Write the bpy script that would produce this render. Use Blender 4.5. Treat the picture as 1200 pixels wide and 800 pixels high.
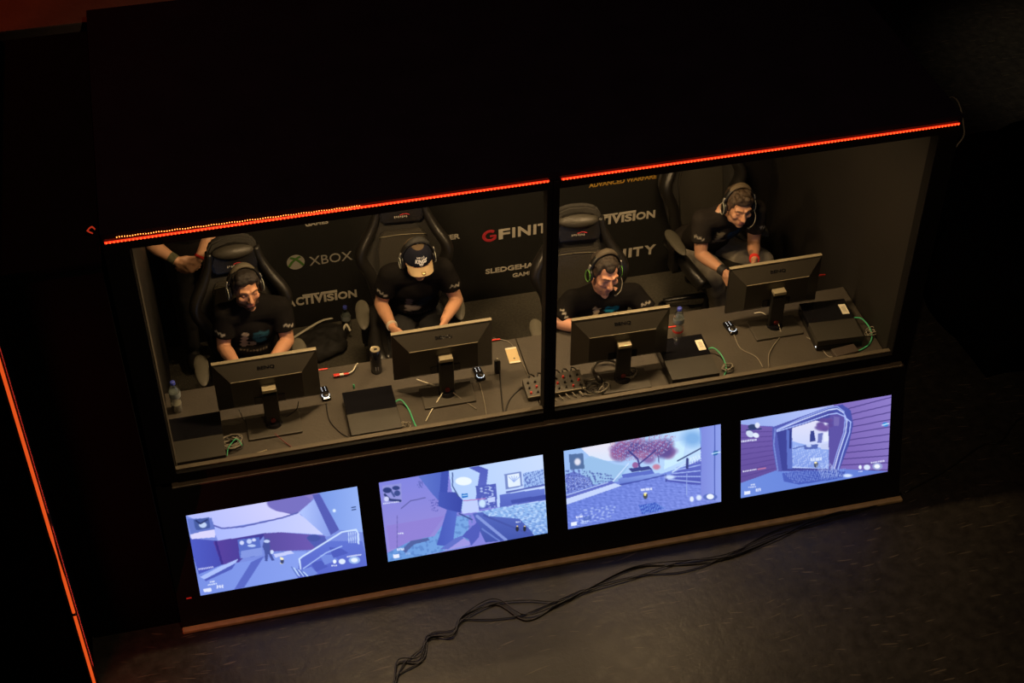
import bpy, bmesh, math, random
import numpy as np
from mathutils import Vector, Matrix
for _o in list(bpy.data.objects): bpy.data.objects.remove(_o)
C = bpy.context.scene.collection
S = bpy.context.scene
PI = math.pi
# ---------------------------------------------------------------- camera
def cam_matrix(pitch, roll, yaw, loc):
    f = Vector((math.sin(yaw)*math.cos(pitch), math.cos(yaw)*math.cos(pitch), -math.sin(pitch)))
    r = f.cross(Vector((0, 0, 1))).normalized(); d = f.cross(r)
    c, s = math.cos(roll), math.sin(roll)
    x = c*r + s*d; down = -s*r + c*d
    M = Matrix((x, -down, -f)).transposed().to_4x4(); M.translation = Vector(loc)
    return M
cd = bpy.data.cameras.new('camera'); cam = bpy.data.objects.new('camera', cd); C.objects.link(cam)
cam.matrix_world = cam_matrix(0.7184, 0.0017, 0.2324, (-1.6255, -5.7309, 6.8465))
cd.sensor_width = 36.0; cd.lens = 1803.2*36/1200; cd.clip_end = 100
S.camera = cam
# ---------------------------------------------------------------- world, lights, exposure
w = bpy.data.worlds.new('hall_dark'); S.world = w; w.use_nodes = True
w.node_tree.nodes['Background'].inputs[0].default_value = (0.16, 0.17, 0.30, 1)
w.node_tree.nodes['Background'].inputs[1].default_value = 0.006
S.view_settings.view_transform = 'Standard'; S.view_settings.look = 'None'
S.view_settings.exposure = 0.0; S.view_settings.gamma = 1.0; S.view_settings.use_curve_mapping = False
def lamp(kind, name, loc, target, energy, color, **kw):
    l = bpy.data.lights.new(name, kind); l.energy = energy; l.color = color
    for k, v in kw.items(): setattr(l, k, v)
    o = bpy.data.objects.new(name, l); C.objects.link(o); o.location = loc
    o.rotation_euler = (Vector(target)-Vector(loc)).to_track_quat('-Z', 'Y').to_euler()
    return o
WARM = (1.0, 0.66, 0.34)
lamp('SPOT', 'stage_spotlight', (-0.3, -3.6, 7.6), (0.0, 0.9, 0.9), 330, (1.0, 0.66, 0.38), spot_size=math.radians(52), spot_blend=0.6, shadow_soft_size=0.05)
lamp('SPOT', 'floor_spotlight', (5.6, 6.5, 7.0), (5.75, 4.3, 0.0), 300, (1.0, 0.8, 0.5), spot_size=math.radians(24), spot_blend=1.0, shadow_soft_size=0.2)
lamp('POINT', 'red_stage_lamp', (-3.9, 3.3, 4.6), (0, 0, 0), 60.0, (1.0, 0.10, 0.02), shadow_soft_size=0.2)

# ---------------------------------------------------------------- helpers
def lin(c):
    r = []
    for v in c[:3]:
        v /= 255.0
        r.append(v/12.92 if v <= .04045 else ((v+.055)/1.055)**2.4)
    return tuple(r)
MATS = {}
def mat(name, col, rough=.6, metal=0., emit=None, es=1., spec=.5, noise=None, bump=None, coat=0., attr=None, sheen=0.):
    if name in MATS: return MATS[name]
    m = bpy.data.materials.new(name); m.use_nodes = True; MATS[name] = m
    nt = m.node_tree; b = nt.nodes['Principled BSDF']
    b.inputs['Base Color'].default_value = (*col, 1); b.inputs['Roughness'].default_value = rough
    b.inputs['Metallic'].default_value = metal; b.inputs['Specular IOR Level'].default_value = spec
    b.inputs['Coat Weight'].default_value = coat; b.inputs['Sheen Weight'].default_value = sheen
    tc = nt.nodes.new('ShaderNodeTexCoord')
    if attr:
        a = nt.nodes.new('ShaderNodeAttribute'); a.attribute_name = attr
        nt.links.new(a.outputs['Color'], b.inputs['Base Color'])
    if noise:
        sc, amt = noise
        n = nt.nodes.new('ShaderNodeTexNoise'); n.inputs['Scale'].default_value = sc; n.inputs['Detail'].default_value = 5
        nt.links.new(tc.outputs['Object'], n.inputs['Vector'])
        mx = nt.nodes.new('ShaderNodeMix'); mx.data_type = 'RGBA'
        mx.inputs[6].default_value = (*[max(0, v*(1-amt)) for v in col], 1); mx.inputs[7].default_value = (*[min(1, v*(1+amt)) for v in col], 1)
        nt.links.new(n.outputs['Fac'], mx.inputs[0]); nt.links.new(mx.outputs[2], b.inputs['Base Color'])
    if bump:
        sc, st = bump
        n = nt.nodes.new('ShaderNodeTexNoise'); n.inputs['Scale'].default_value = sc; n.inputs['Detail'].default_value = 4
        nt.links.new(tc.outputs['Object'], n.inputs['Vector'])
        bp = nt.nodes.new('ShaderNodeBump'); bp.inputs['Strength'].default_value = st; bp.inputs['Distance'].default_value = .01
        nt.links.new(n.outputs['Fac'], bp.inputs['Height']); nt.links.new(bp.outputs['Normal'], b.inputs['Normal'])
    if emit:
        b.inputs['Emission Color'].default_value = (*emit, 1); b.inputs['Emission Strength'].default_value = es
    return m
def empty(name, loc=(0, 0, 0), rz=0, parent=None):
    o = bpy.data.objects.new(name, None); C.objects.link(o); o.location = loc; o.rotation_euler = (0, 0, rz)
    o.empty_display_size = .05
    if parent: o.parent = parent
    return o
def tag(o, label=None, cat=None, group=None, kind=None):
    if label: o['label'] = label
    if cat: o['category'] = cat
    if group: o['group'] = group
    if kind: o['kind'] = kind
    return o
def obj(name, bm, m, parent=None, smooth=None):
    me = bpy.data.meshes.new(name)
    if isinstance(bm, bmesh.types.BMesh):
        bmesh.ops.recalc_face_normals(bm, faces=bm.faces[:]); bm.to_mesh(me); bm.free()
    else:
        bm.name = name; me = bm
    if m is not None: me.materials.clear(); me.materials.append(m)
    if smooth is not None:
        me.shade_smooth()
        if smooth > 0:
            me.set_sharp_from_angle(angle=math.radians(smooth))
    o = bpy.data.objects.new(name, me); C.objects.link(o)
    if parent: o.parent = parent
    return o
def struct(name, bm, m, parent=None, smooth=None):
    o = obj(name, bm, m, parent, smooth)
    if parent is None: o['kind'] = 'structure'
    return o
def copy_tree(o, parent=None):
    c = o.copy(); C.objects.link(c); c.parent = parent
    for ch in list(o.children): copy_tree(ch, c)
    return c
def NB(): return bmesh.new()
def box(bm, x0, x1, y0, y1, z0, z1, bev=0, M=None, seg=2):
    r = bmesh.ops.create_cube(bm, size=1)
    vs = r['verts']
    for v in vs:
        v.co = Vector(((x0+x1)/2+v.co.x*(x1-x0), (y0+y1)/2+v.co.y*(y1-y0), (z0+z1)/2+v.co.z*(z1-z0)))
    if bev:
        es = list({e for v in vs for e in v.link_edges})
        r2 = bmesh.ops.bevel(bm, geom=es, offset=bev, segments=seg, affect='EDGES', profile=.5)
        vs = list({v for f in r2['faces'] for v in f.verts} | {v for v in vs if v.is_valid})
    if M is not None: bmesh.ops.transform(bm, matrix=M, verts=[v for v in vs if v.is_valid])
    return bm
def cyl(bm, p0, p1, r0, r1=None, n=16, cap=True):
    p0, p1 = Vector(p0), Vector(p1); r1 = r0 if r1 is None else r1
    d = p1-p0; L = d.length
    M = Matrix.Translation((p0+p1)/2) @ d.to_track_quat('Z', 'Y').to_matrix().to_4x4()
    bmesh.ops.create_cone(bm, cap_ends=cap, segments=n, radius1=r0, radius2=r1, depth=L, matrix=M)
    return bm
def ell(bm, c, r, M3=None, u=20, v=12):
    M = Matrix.Translation(Vector(c)) @ ((M3.to_4x4() if M3 is not None else Matrix.Identity(4)) @ Matrix.Diagonal((*r, 1)))
    bmesh.ops.create_uvsphere(bm, u_segments=u, v_segments=v, radius=1, matrix=M); return bm
def rcone(bm, p0, r0, p1, r1, n=14):
    p0, p1 = Vector(p0), Vector(p1)
    if (p1-p0).length > 1e-5: cyl(bm, p0, p1, r0, r1, n)
    ell(bm, p0, (r0,)*3, u=n, v=8); ell(bm, p1, (r1,)*3, u=n, v=8); return bm
def lathe(bm, prof, n=24, M=None):
    rings = []
    for r, z in prof:
        rings.append([bm.verts.new((r*math.cos(2*PI*k/n), r*math.sin(2*PI*k/n), z)) for k in range(n)])
    for a, b in zip(rings, rings[1:]):
        for k in range(n): bm.faces.new((a[k], a[(k+1) % n], b[(k+1) % n], b[k]))
    bm.faces.new(rings[0][::-1]); bm.faces.new(rings[-1])
    if M is not None: bmesh.ops.transform(bm, matrix=M, verts=[v for r in rings for v in r])
    return bm
def smoothpts(pts, k=8):
    P = [Vector(p) for p in pts]; P = [P[0]*2-P[1]]+P+[P[-1]*2-P[-2]]; out = []
    for i in range(1, len(P)-2):
        for j in range(k):
            t = j/k; a, b, c, d = P[i-1], P[i], P[i+1], P[i+2]
            out.append(.5*((2*b)+(-a+c)*t+(2*a-5*b+4*c-d)*t*t+(-a+3*b-3*c+d)*t**3))
    out.append(P[-2]); return out
def sweep(bm, pts, w, t=None, ref=(0, 0, 1), n=8, k=6, taper=None, smooth=True):
    """tube of elliptical section; w across the ref axis, t along it"""
    P = smoothpts(pts, k) if smooth else [Vector(p) for p in pts]
    t = w if t is None else t; ref = Vector(ref); rings = []
    for i, p in enumerate(P):
        T = (P[min(i+1, len(P)-1)]-P[max(i-1, 0)]).normalized()
        s = T.cross(ref)
        if s.length < 1e-3: s = T.cross(Vector((1, .3, 0)))
        s.normalize(); q = s.cross(T).normalized()
        f = taper(i/(len(P)-1)) if taper else 1
        rings.append([bm.verts.new(p+s*(w*f*math.cos(2*PI*a/n))+q*(t*f*math.sin(2*PI*a/n))) for a in range(n)])
    for a, b in zip(rings, rings[1:]):
        for j in range(n): bm.faces.new((a[j], a[(j+1) % n], b[(j+1) % n], b[j]))
    bm.faces.new(rings[0][::-1]); bm.faces.new(rings[-1]); return bm
def prism(bm, poly, fn, d):
    """poly of 2D points, fn maps (a,b,h) to 3D, h in 0..d"""
    A = [bm.verts.new(fn(a, b, 0)) for a, b in poly]; B = [bm.verts.new(fn(a, b, d)) for a, b in poly]
    n = len(poly); bm.faces.new(A[::-1]); bm.faces.new(B)
    for k in range(n): bm.faces.new((A[k], A[(k+1) % n], B[(k+1) % n], B[k]))
    return bm
def remesh(bm, voxel, smooth=3, name='m', factor=.5):
    me = bpy.data.meshes.new('tmp'); bm.to_mesh(me); bm.free()
    o = bpy.data.objects.new('tmp', me); C.objects.link(o)
    r = o.modifiers.new('r', 'REMESH'); r.mode = 'VOXEL'; r.voxel_size = voxel; r.adaptivity = 0
    if smooth:
        s = o.modifiers.new('s', 'SMOOTH'); s.iterations = smooth; s.factor = factor
    dg = bpy.context.evaluated_depsgraph_get()
    out = bpy.data.meshes.new_from_object(o.evaluated_get(dg), depsgraph=dg)
    bpy.data.objects.remove(o); bpy.data.meshes.remove(me)
    out.name = name; return out
def getco(me):
    a = np.empty(len(me.vertices)*3, np.float32); me.vertices.foreach_get('co', a); return a.reshape(-1, 3)
def getno(me):
    a = np.empty(len(me.vertices)*3, np.float32); me.vertex_normals.foreach_get('vector', a); return a.reshape(-1, 3)
def setcol(me, col):
    at = me.color_attributes.new('tint', 'FLOAT_COLOR', 'POINT')
    c = np.ones((len(me.vertices), 4), np.float32); c[:, :3] = col
    at.data.foreach_set('color', c.ravel())
def wob(p, f, seed=0):
    s = seed*1.7
    return (np.sin(p[:, 0]*f+s+2*np.sin(p[:, 2]*f*.6+s))+np.sin(p[:, 1]*f*1.2+s*2+1.5*np.sin(p[:, 0]*f*.7))+np.sin(p[:, 2]*f*1.1+s*3+1.3*np.sin(p[:, 1]*f*.9)))/3
FONT_OBJ = {}
def text_mesh(body, bold=0.0, extrude=.0):
    cu = bpy.data.curves.new('t', 'FONT'); cu.body = body; cu.size = 1; cu.offset = bold; cu.extrude = extrude; cu.resolution_u = 3
    o = bpy.data.objects.new('t', cu); C.objects.link(o)
    dg = bpy.context.evaluated_depsgraph_get(); dg.update()
    me = bpy.data.meshes.new_from_object(o.evaluated_get(dg), depsgraph=dg)
    bpy.data.objects.remove(o); bpy.data.curves.remove(cu); return me
def text_on(name, body, fn, w, h, parent, m, bold=0., depth=.0015, skew=0):
    """flat lettering, fitted into w x h, fn maps (a,b,d) to 3D"""
    me = text_mesh(body, bold, .5); co = getco(me)
    lo, hi = co.min(0), co.max(0); u = (co-lo)/np.maximum(hi-lo, 1e-6)
    new = np.array([fn(p[0]*w+skew*p[1]*h, p[1]*h, p[2]*depth) for p in u], np.float32)
    me.vertices.foreach_set('co', new.ravel()); me.update()
    return obj(name, me, m, parent)

# ---------------------------------------------------------------- materials
def floor_mat():
    m = bpy.data.materials.new('worn_dark_floor'); m.use_nodes = True; nt = m.node_tree; N = nt.nodes; L = nt.links
    b = N['Principled BSDF']; tc = N.new('ShaderNodeTexCoord')
    def noise(sc, det=6, vec=None, rough=.6):
        n = N.new('ShaderNodeTexNoise'); n.inputs['Scale'].default_value = sc; n.inputs['Detail'].default_value = det; n.inputs['Roughness'].default_value = rough
        L.new(vec or tc.outputs['Object'], n.inputs['Vector']); return n
    def ramp(src, a, b_, ca=(0, 0, 0, 1), cb=(1, 1, 1, 1)):
        r = N.new('ShaderNodeValToRGB'); r.color_ramp.elements[0].position = a; r.color_ramp.elements[1].position = b_
        r.color_ramp.elements[0].color = ca; r.color_ramp.elements[1].color = cb; L.new(src, r.inputs[0]); return r
    n1 = noise(1.3); n2 = noise(14, 8)
    base = ramp(n1.outputs['Fac'], .3, .7, (.020, .0185, .0165, 1), (.036, .032, .0265, 1))
    mx = N.new('ShaderNodeMix'); mx.data_type = 'RGBA'; mx.blend_type = 'MULTIPLY'; mx.inputs[0].default_value = .55
    r2 = ramp(n2.outputs['Fac'], .35, .62, (.30, .30, .30, 1), (1, 1, 1, 1))
    L.new(base.outputs[0], mx.inputs[6]); L.new(r2.outputs[0], mx.inputs[7])
    # scratches: thin bright arcs from strongly stretched, distorted waves
    acc = mx.outputs[2]; scr = None
    for k, (rot, sx, sy, th) in enumerate(((.5, 3, 38, .725), (-.9, 2.5, 30, .73), (1.4, 2.2, 34, .73))):
        mp = N.new('ShaderNodeMapping'); mp.inputs['Rotation'].default_value = (0, 0, rot); mp.inputs['Scale'].default_value = (sx, sy, 1)
        wn = noise(.7, 2); add = N.new('ShaderNodeVectorMath'); add.operation = 'MULTIPLY_ADD'
        L.new(wn.outputs['Color'], add.inputs[0]); add.inputs[1].default_value = (.5, .5, 0); L.new(tc.outputs['Object'], add.inputs[2])
        L.new(add.outputs[0], mp.inputs['Vector'])
        n = noise(2.0, 1, mp.outputs[0], .5); r = ramp(n.outputs['Fac'], th-.012, th+.02)
        if scr is None: scr = r.outputs[0]
        else:
            a = N.new('ShaderNodeMix'); a.data_type = 'RGBA'; a.blend_type = 'ADD'; a.inputs[0].default_value = 1
            L.new(scr, a.inputs[6]); L.new(r.outputs[0], a.inputs[7]); scr = a.outputs[2]
    m2 = N.new('ShaderNodeMix'); m2.data_type = 'RGBA'; L.new(scr, m2.inputs[0]); L.new(acc, m2.inputs[6]); m2.inputs[7].default_value = (.085, .07, .05, 1)
    L.new(m2.outputs[2], b.inputs['Base Color'])
    rr = N.new('ShaderNodeMapRange'); L.new(n2.outputs['Fac'], rr.inputs[0]); rr.inputs[3].default_value = .30; rr.inputs[4].default_value = .55; b.inputs['Specular IOR Level'].default_value = .3
    L.new(rr.outputs[0], b.inputs['Roughness'])
    bp = N.new('ShaderNodeBump'); bp.inputs['Strength'].default_value = .35; bp.inputs['Distance'].default_value = .01
    L.new(n2.outputs['Fac'], bp.inputs['Height']); L.new(bp.outputs[0], b.inputs['Normal'])
    return m
def glass_mat():
    m = bpy.data.materials.new('window_glass'); m.use_nodes = True; nt = m.node_tree; N = nt.nodes; L = nt.links
    for n in list(N): N.remove(n)
    out = N.new('ShaderNodeOutputMaterial'); mix = N.new('ShaderNodeMixShader'); tr = N.new('ShaderNodeBsdfTransparent'); gl = N.new('ShaderNodeBsdfGlossy')
    lw = N.new('ShaderNodeLayerWeight'); pw = N.new('ShaderNodeMath'); pw.operation = 'POWER'; pw.inputs[1].default_value = 4.0
    fr = N.new('ShaderNodeMath'); fr.operation = 'MULTIPLY_ADD'; fr.inputs[1].default_value = .5; fr.inputs[2].default_value = .03
    L.new(lw.outputs['Facing'], pw.inputs[0]); L.new(pw.outputs[0], fr.inputs[0])
    tr.inputs[0].default_value = (.93, .94, .92, 1); gl.inputs['Roughness'].default_value = .01
    L.new(fr.outputs[0], mix.inputs[0]); L.new(tr.outputs[0], mix.inputs[1]); L.new(gl.outputs[0], mix.inputs[2]); L.new(mix.outputs[0], out.inputs[0])
    return m
def bottle_mat():
    m = bpy.data.materials.new('clear_bottle'); m.use_nodes = True; nt = m.node_tree; N = nt.nodes; L = nt.links
    for n in list(N): N.remove(n)
    out = N.new('ShaderNodeOutputMaterial'); mix = N.new('ShaderNodeMixShader'); tr = N.new('ShaderNodeBsdfTransparent'); gl = N.new('ShaderNodeBsdfGlossy')
    lw = N.new('ShaderNodeLayerWeight'); lw.inputs[0].default_value = .5
    tr.inputs[0].default_value = (.80, .82, .80, 1); gl.inputs['Roughness'].default_value = .12
    L.new(lw.outputs['Facing'], mix.inputs[0]); L.new(tr.outputs[0], mix.inputs[1]); L.new(gl.outputs[0], mix.inputs[2]); L.new(mix.outputs[0], out.inputs[0])
    return m
M_floor = floor_mat(); M_glass = glass_mat(); M_bottle = bottle_mat()
M_black = mat('matt_black_paint', (.0045, .004, .005), .55, noise=(6, .25), spec=.3)
M_roof = mat('black_roof_cloth', (.007, .0045, .011), .9, noise=(4, .4), bump=(30, .3), spec=.06)
M_frame = mat('black_window_frame', (.004, .0035, .0035), .6, noise=(9, .2), spec=.15)
M_ledge = mat('dusty_grey_ledge', (.085, .068, .045), .6, noise=(18, .35))
M_inner = mat('dark_booth_wall', (.0095, .0078, .006), .55, noise=(3, .3))
M_jamb = mat('brown_wall_lining', (.05, .042, .032), .6, noise=(7, .4))
M_carpet = mat('grey_booth_carpet', (.085, .078, .062), .95, noise=(60, .45), bump=(150, .8), spec=.1)
M_banner = mat('black_banner_cloth', (.011, .0105, .009), .8, noise=(20, .2), spec=.25)
M_logo = mat('banner_print_white', (.50, .46, .38), .7)
M_logo_grey = mat('banner_print_grey', (.30, .28, .24), .7)
M_logo_green = mat('banner_print_green', (.05, .14, .015), .7)
M_logo_red = mat('banner_print_red', (.42, .02, .03), .7)
M_logo_gold = mat('banner_print_gold', (.42, .24, .03), .7)
M_desk = mat('dark_desk_top', (.048, .04, .030), .62, noise=(5, .3), bump=(60, .15))
M_plast = mat('black_plastic', (.008, .0075, .007), .35)
M_plast_m = mat('satin_dark_plastic', (.05, .044, .034), .5, noise=(15, .15))
M_gloss = mat('glossy_black_plastic', (.006, .006, .008), .12)
M_leather = mat('black_leatherette', (.010, .009, .008), .36, bump=(90, .2))
M_leather_g = mat('grey_leatherette', (.036, .032, .025), .5, bump=(90, .2))
M_fabric = mat('dark_chair_fabric', (.022, .020, .017), .85, noise=(40, .2))
M_armpad = mat('grey_arm_pad', (.085, .078, .058), .55, noise=(10, .15))
M_steel = mat('brushed_steel', (.35, .34, .32), .3, metal=1.)
M_silver = mat('silver_plastic', (.50, .44, .30), .35, metal=.6)
M_white = mat('white_label', (.75, .70, .55), .6)
M_red = mat('red_plastic', (.60, .03, .02), .4)
M_green_c = mat('green_cable_jacket', (.06, .45, .22), .45)
M_cable = mat('black_cable_jacket', (.010, .009, .008), .45)
M_cable_g = mat('grey_cable_jacket', (.20, .18, .14), .45)
M_wood = mat('brown_plinth_strip', (.50, .36, .17), .55, noise=(20, .4))
M_gold = mat('gold_phone_back', (.62, .48, .26), .35, metal=.2)
M_bluecap = mat('blue_bottle_cap', (.05, .07, .42), .4)
M_skin = mat('skin', (.5, .3, .2), .45, attr='tint', spec=.35)
M_cloth = mat('printed_tshirt_cotton', (.02, .02, .02), .88, attr='tint', bump=(200, .15), spec=.08)
M_hair = mat('hair', (.02, .012, .008), .62, attr='tint', bump=(220, .6))
M_jeans_g = mat('grey_jeans', (.26, .23, .18), .9, noise=(25, .3), bump=(150, .3))
M_jeans_b = mat('black_trousers', (.010, .0095, .009), .9, noise=(25, .2))
M_shoe = mat('dark_shoe', (.02, .018, .016), .6)
M_led = mat('red_led_diffuser', (.3, .03, .01), .4, emit=(1.0, .03, .008), es=1.5)
M_leddot = mat('led_chip', (.9, .3, .1), .4, emit=(1.0, .24, .04), es=5.0)
M_led_o = mat('orange_led_strip', (.3, .05, .01), .4, emit=(1.0, .11, .015), es=.75)
M_wled = mat('white_ring_light', (.8, .85, 1), .4, emit=(.75, .85, 1.0), es=1.6)
M_lampglow = mat('warm_ceiling_lamp', (.9, .8, .6), .4, emit=(1.0, .66, .34), es=14.0)
M_drape = mat('black_drape', (.0025, .0023, .0025), .9, noise=(5, .3), spec=.05)
M_redwall = mat('stage_riser_paint', (.10, .075, .06), .7, noise=(5, .4), bump=(25, .4))

# ---------------------------------------------------------------- structure
FZ = .10    # floor level inside the booth
bm = NB(); box(bm, -8, 9, -7, 13, -.1, 0); struct('floor', bm, M_floor)
bm = NB(); box(bm, -2.10, 2.10, .30, 2.36, 0, FZ, .003); struct('floor_booth', bm, M_carpet)
WB = 2.27   # back wall face
bm = NB(); box(bm, -2.16, 2.16, WB, WB+.05, FZ, 2.50); struct('wall_back', bm, M_inner)
bm = NB(); box(bm, -2.165, -2.085, .30, WB, FZ, 2.50); struct('wall_left', bm, M_inner)
bm = NB(); box(bm, 2.085, 2.145, .30, WB, FZ, 2.50); struct('wall_right', bm, M_inner)
bm = NB(); box(bm, -2.17, 2.145, .21, WB+.08, 2.505, 2.56, .004)
struct('ceiling', bm, M_roof)
bm = NB(); box(bm, -2.085, -2.045, .302, .40, FZ, 2.50, .004); struct('trim_1', bm, M_jamb)
bm = NB(); box(bm, -2.17, 2.13, -.092, -.056, 0, .024, .006); struct('baseboard_front', bm, M_wood)
# window frame: header, posts, bottom rail, mullion and two panes
YF0, YF1 = .21, .29
def wframe(name, x0, x1, xo0, xo1):
    bm = NB()
    box(bm, xo0, x0, YF0, YF1, .886, 2.50, .004)
    box(bm, x1, xo1, YF0, YF1, .886, 2.50, .004)
    box(bm, x0, x1, YF0, YF1, 2.452, 2.50, .004)
    box(bm, x0, x1, YF0-.004, .236, .886, .952, .002)
    root = struct(name, bm, M_frame)
    bm = NB(); box(bm, x0, x1, YF0+.010, YF0+.016, .952, 2.452)
    g = obj('pane', bm, M_glass, root); g['label'] = 'clear window pane'
    return root
wframe('window_1', -2.05, -.040, -2.17, -.0115)
wframe('window_2', .024, 2.030, -.0105, 2.145)
bm = NB(); box(bm, -2.05, 2.03, YF0+.020, .258, .90, .962, .002); struct('trim_2', bm, M_ledge)      # inner window sill
bm = NB(); box(bm, -2.085, 2.10, .176, .30, .872, .884, .002); struct('trim_3', bm, M_ledge)      # ledge on the base cabinet
# sponsor banner on the back wall
ban = empty('sponsor_banner', (0, WB, FZ)); tag(ban, 'black sponsor banner printed with rows of white logos covering the booth back wall', 'banner')
bm = NB(); box(bm, -2.07, 1.42, -.018, -.002, .0, 2.38); obj('cloth', bm, M_banner, ban)
YB = WB-.018
def wall_text(name, body, pl, pr, h, m, bold=0., lab=None, skew=0):
    """lettering standing on the banner between two points of its baseline"""
    x0, x1 = pl[0], pr[0]; z = (pl[2]+pr[2])/2-FZ
    o = text_on(name, body, lambda a, b, d: (x0+a, -.0185-d, z+b), x1-x0, h, ban, m, bold, .002, skew)
    if lab: o['label'] = lab
    return o
def activision(pl, pr, h):
    x0, x1 = pl[0], pr[0]; W_ = x1-x0; z = (pl[2]+pr[2])/2-FZ
    f = lambda dx: (lambda a, b, d: (x0+dx+a, -.0185-d, z+b))
    for t, a, b, hh, dz in (('A', 0, .115, .82, 0), ('C', .125, .235, .82, 0), ('T', .225, .33, .82, 0), ('I', .335, .37, .82, 0), ('V', .37, .52, 1.0, 0), ('I', .515, .55, .72, 0), ('S', .56, .66, .72, 0), ('I', .67, .705, .72, 0), ('O', .715, .85, .74, 0), ('N', .86, .98, .74, 0)):
        o = text_on('letter', t, f(a*W_), (b-a)*W_, hh*h, ban, M_logo, .035, .002)
    bm = NB()
    box(bm, x0+.225*W_, x0+.46*W_, -.021, -.0185, z+.86*h, z+1.0*h)
    box(bm, x0+.50*W_, x0+.71*W_, -.021, -.0185, z+.78*h, z+1.0*h)
    obj('logo_bar', bm, M_logo, ban)
activision((-1.269, 2.252, 0.288), (-0.793, 2.252, 0.292), .085)
activision((0.762, 2.252, 0.597), (1.274, 2.252, 0.588), .085)
wall_text('lettering', 'XBOX', (-1.092, 2.252, 0.609), (-0.811, 2.252, 0.607), .072, M_logo_grey)
def ballogo(c):
    bm = NB(); M = Matrix.Translation((c[0], -.0185, c[2]-FZ)) @ Matrix.Rotation(PI/2, 4, 'X')
    lathe(bm, [(.058, 0), (.058, .003)], 32, M); obj('logo_disc', bm, M_logo_grey, ban)
    bm = NB()
    for s in (-1, 1):
        pts = [(c[0]+s*.048, -.0225, c[2]-FZ-.030), (c[0]+s*.022, -.0225, c[2]-FZ+.006), (c[0]-s*.004, -.0225, c[2]-FZ+.028), (c[0]-s*.034, -.0225, c[2]-FZ+.043)]
        sweep(bm, pts, .0085, .0012, ref=(0, 1, 0))
    o = obj('logo_cross', bm, M_logo_green, ban); o['label'] = 'green cross on the round emblem'
ballogo((-1.180, 2.252, 0.654))
def sledge(pl, pr, n0=0):
    x0, x1 = pl[0], pr[0]; z = (pl[2]+pr[2])/2; L_ = x1-x0
    wall_text('lettering', 'SLEDGEHAMMER', (x0, 0, z), (x1, 0, z), .042, M_logo, .03)
    wall_text('lettering', 'GAMES', (x0+.36*L_, 0, z-.064), (x0+.68*L_, 0, z-.064), .034, M_logo, .03)
sledge((0.080, 2.252, 0.327), (0.601, 2.252, 0.312))
sledge((-1.259, 2.252, 0.995), (-0.796, 2.252, 0.986))
sledge((-0.564, 2.252, 0.662), (-0.089, 2.252, 0.644))
def gfinity(pl, pr, h):
    x0, x1 = pl[0], pr[0]; z = (pl[2]+pr[2])/2-FZ; W_ = x1-x0
    bm = NB()
    c = Vector((x0+.07*W_, -.020, z+h/2)); r = h*.46
    pts = [(c.x+r*1.1*math.cos(a), c.y, c.z+r*math.sin(a)) for a in [math.radians(t) for t in range(50, 331, 20)]]
    sweep(bm, pts, .011, .0015, ref=(0, 1, 0)); sweep(bm, [(c.x, c.y, c.z-.004), (c.x+r, c.y, c.z-.004), (c.x+r*.9, c.y, c.z-r*.7)], .009, .0014, ref=(0, 1, 0), smooth=False)
    o = obj('logo_swirl', bm, M_logo_red, ban); o['label'] = 'red curled first letter of a logo'
    for t, a, b in (('F', .185, .335), ('I', .365, .405), ('N', .44, .61), ('I', .645, .685), ('T', .70, .83), ('Y', .85, 1.0)):
        text_on('letter', t, (lambda dx: (lambda a_, b_, d: (x0+dx+a_, -.0185-d, z+b_)))(a*W_), (b-a)*W_, h, ban, M_logo, .03, .002)
gfinity((0.078, 2.252, 0.597), (0.595, 2.252, 0.598), .083)
gfinity((0.735, 2.252, 0.280), (1.287, 2.252, 0.277), .080)
wall_text('lettering', 'ADVANCED WARFARE', (0.787, 2.252, 0.924), (1.253, 2.252, 0.912), .036, M_logo_gold, .03, 'gold lettering at the top of the banner')
# warm lamps under the booth roof
def ceiling_lamp(x, y, e, lab):
    t = empty('ceiling_lamp', (x, y, 2.505)); tag(t, lab, 'lamp', None)
    bm = NB(); box(bm, -.22, .22, -.05, .05, -.035, 0, .006); obj('housing', bm, M_plast, t)
    bm = NB(); box(bm, -.20, .20, -.038, .038, -.041, -.034, .003); obj('diffuser', bm, M_lampglow, t)
    l = bpy.data.lights.new('tube_light', 'AREA'); l.shape = 'RECTANGLE'; l.size = .40; l.size_y = .07; l.energy = e; l.color = WARM
    o = bpy.data.objects.new('tube_light', l); C.objects.link(o); o.parent = t; o.location = (0, 0, -.046)
ceiling_lamp(.87, .80, 36, 'warm tube lamp under the booth roof above the right-hand desk half')
ceiling_lamp(-.95, .80, 36, 'warm tube lamp under the booth roof above the left-hand desk half')

ceiling_lamp(.0, 1.62, 14, 'warm tube lamp under the booth roof near the back banner')
# ---------------------------------------------------------------- base cabinet with the four screens
LEAN = math.atan2(.248, .885); SL = .885/math.cos(LEAN)
def lean(x, s, d=0.):           # point on the leaning front, s up the slope, d out of the panel
    return Vector((x, -.055+s*math.sin(LEAN)-d*math.cos(LEAN), s*math.cos(LEAN)+d*math.sin(LEAN)))
PITCH, SW, SH, SB = 1.0504, .93, .523, .2010
cab = empty('screen_cabinet', (0, 0, 0)); tag(cab, 'black leaning base cabinet under the window with four screens set in its front', 'cabinet')
def leanbox(bm, x0, x1, s0, s1, d0, d1):
    prism(bm, [(x0, s0), (x1, s0), (x1, s1), (x0, s1)], lambda a, b, h: lean(a, b, d0+h), d1-d0)
bm = NB(); xs = []
leanbox(bm, -2.17, 2.12, 0, SB, -.02, .004)
leanbox(bm, -2.17, 2.12, SB+SH, SL-.012, -.02, .004)
edges = [-2.17]
for i in range(4): edges += [(i-1.5)*PITCH-SW/2, (i-1.5)*PITCH+SW/2]
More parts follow.
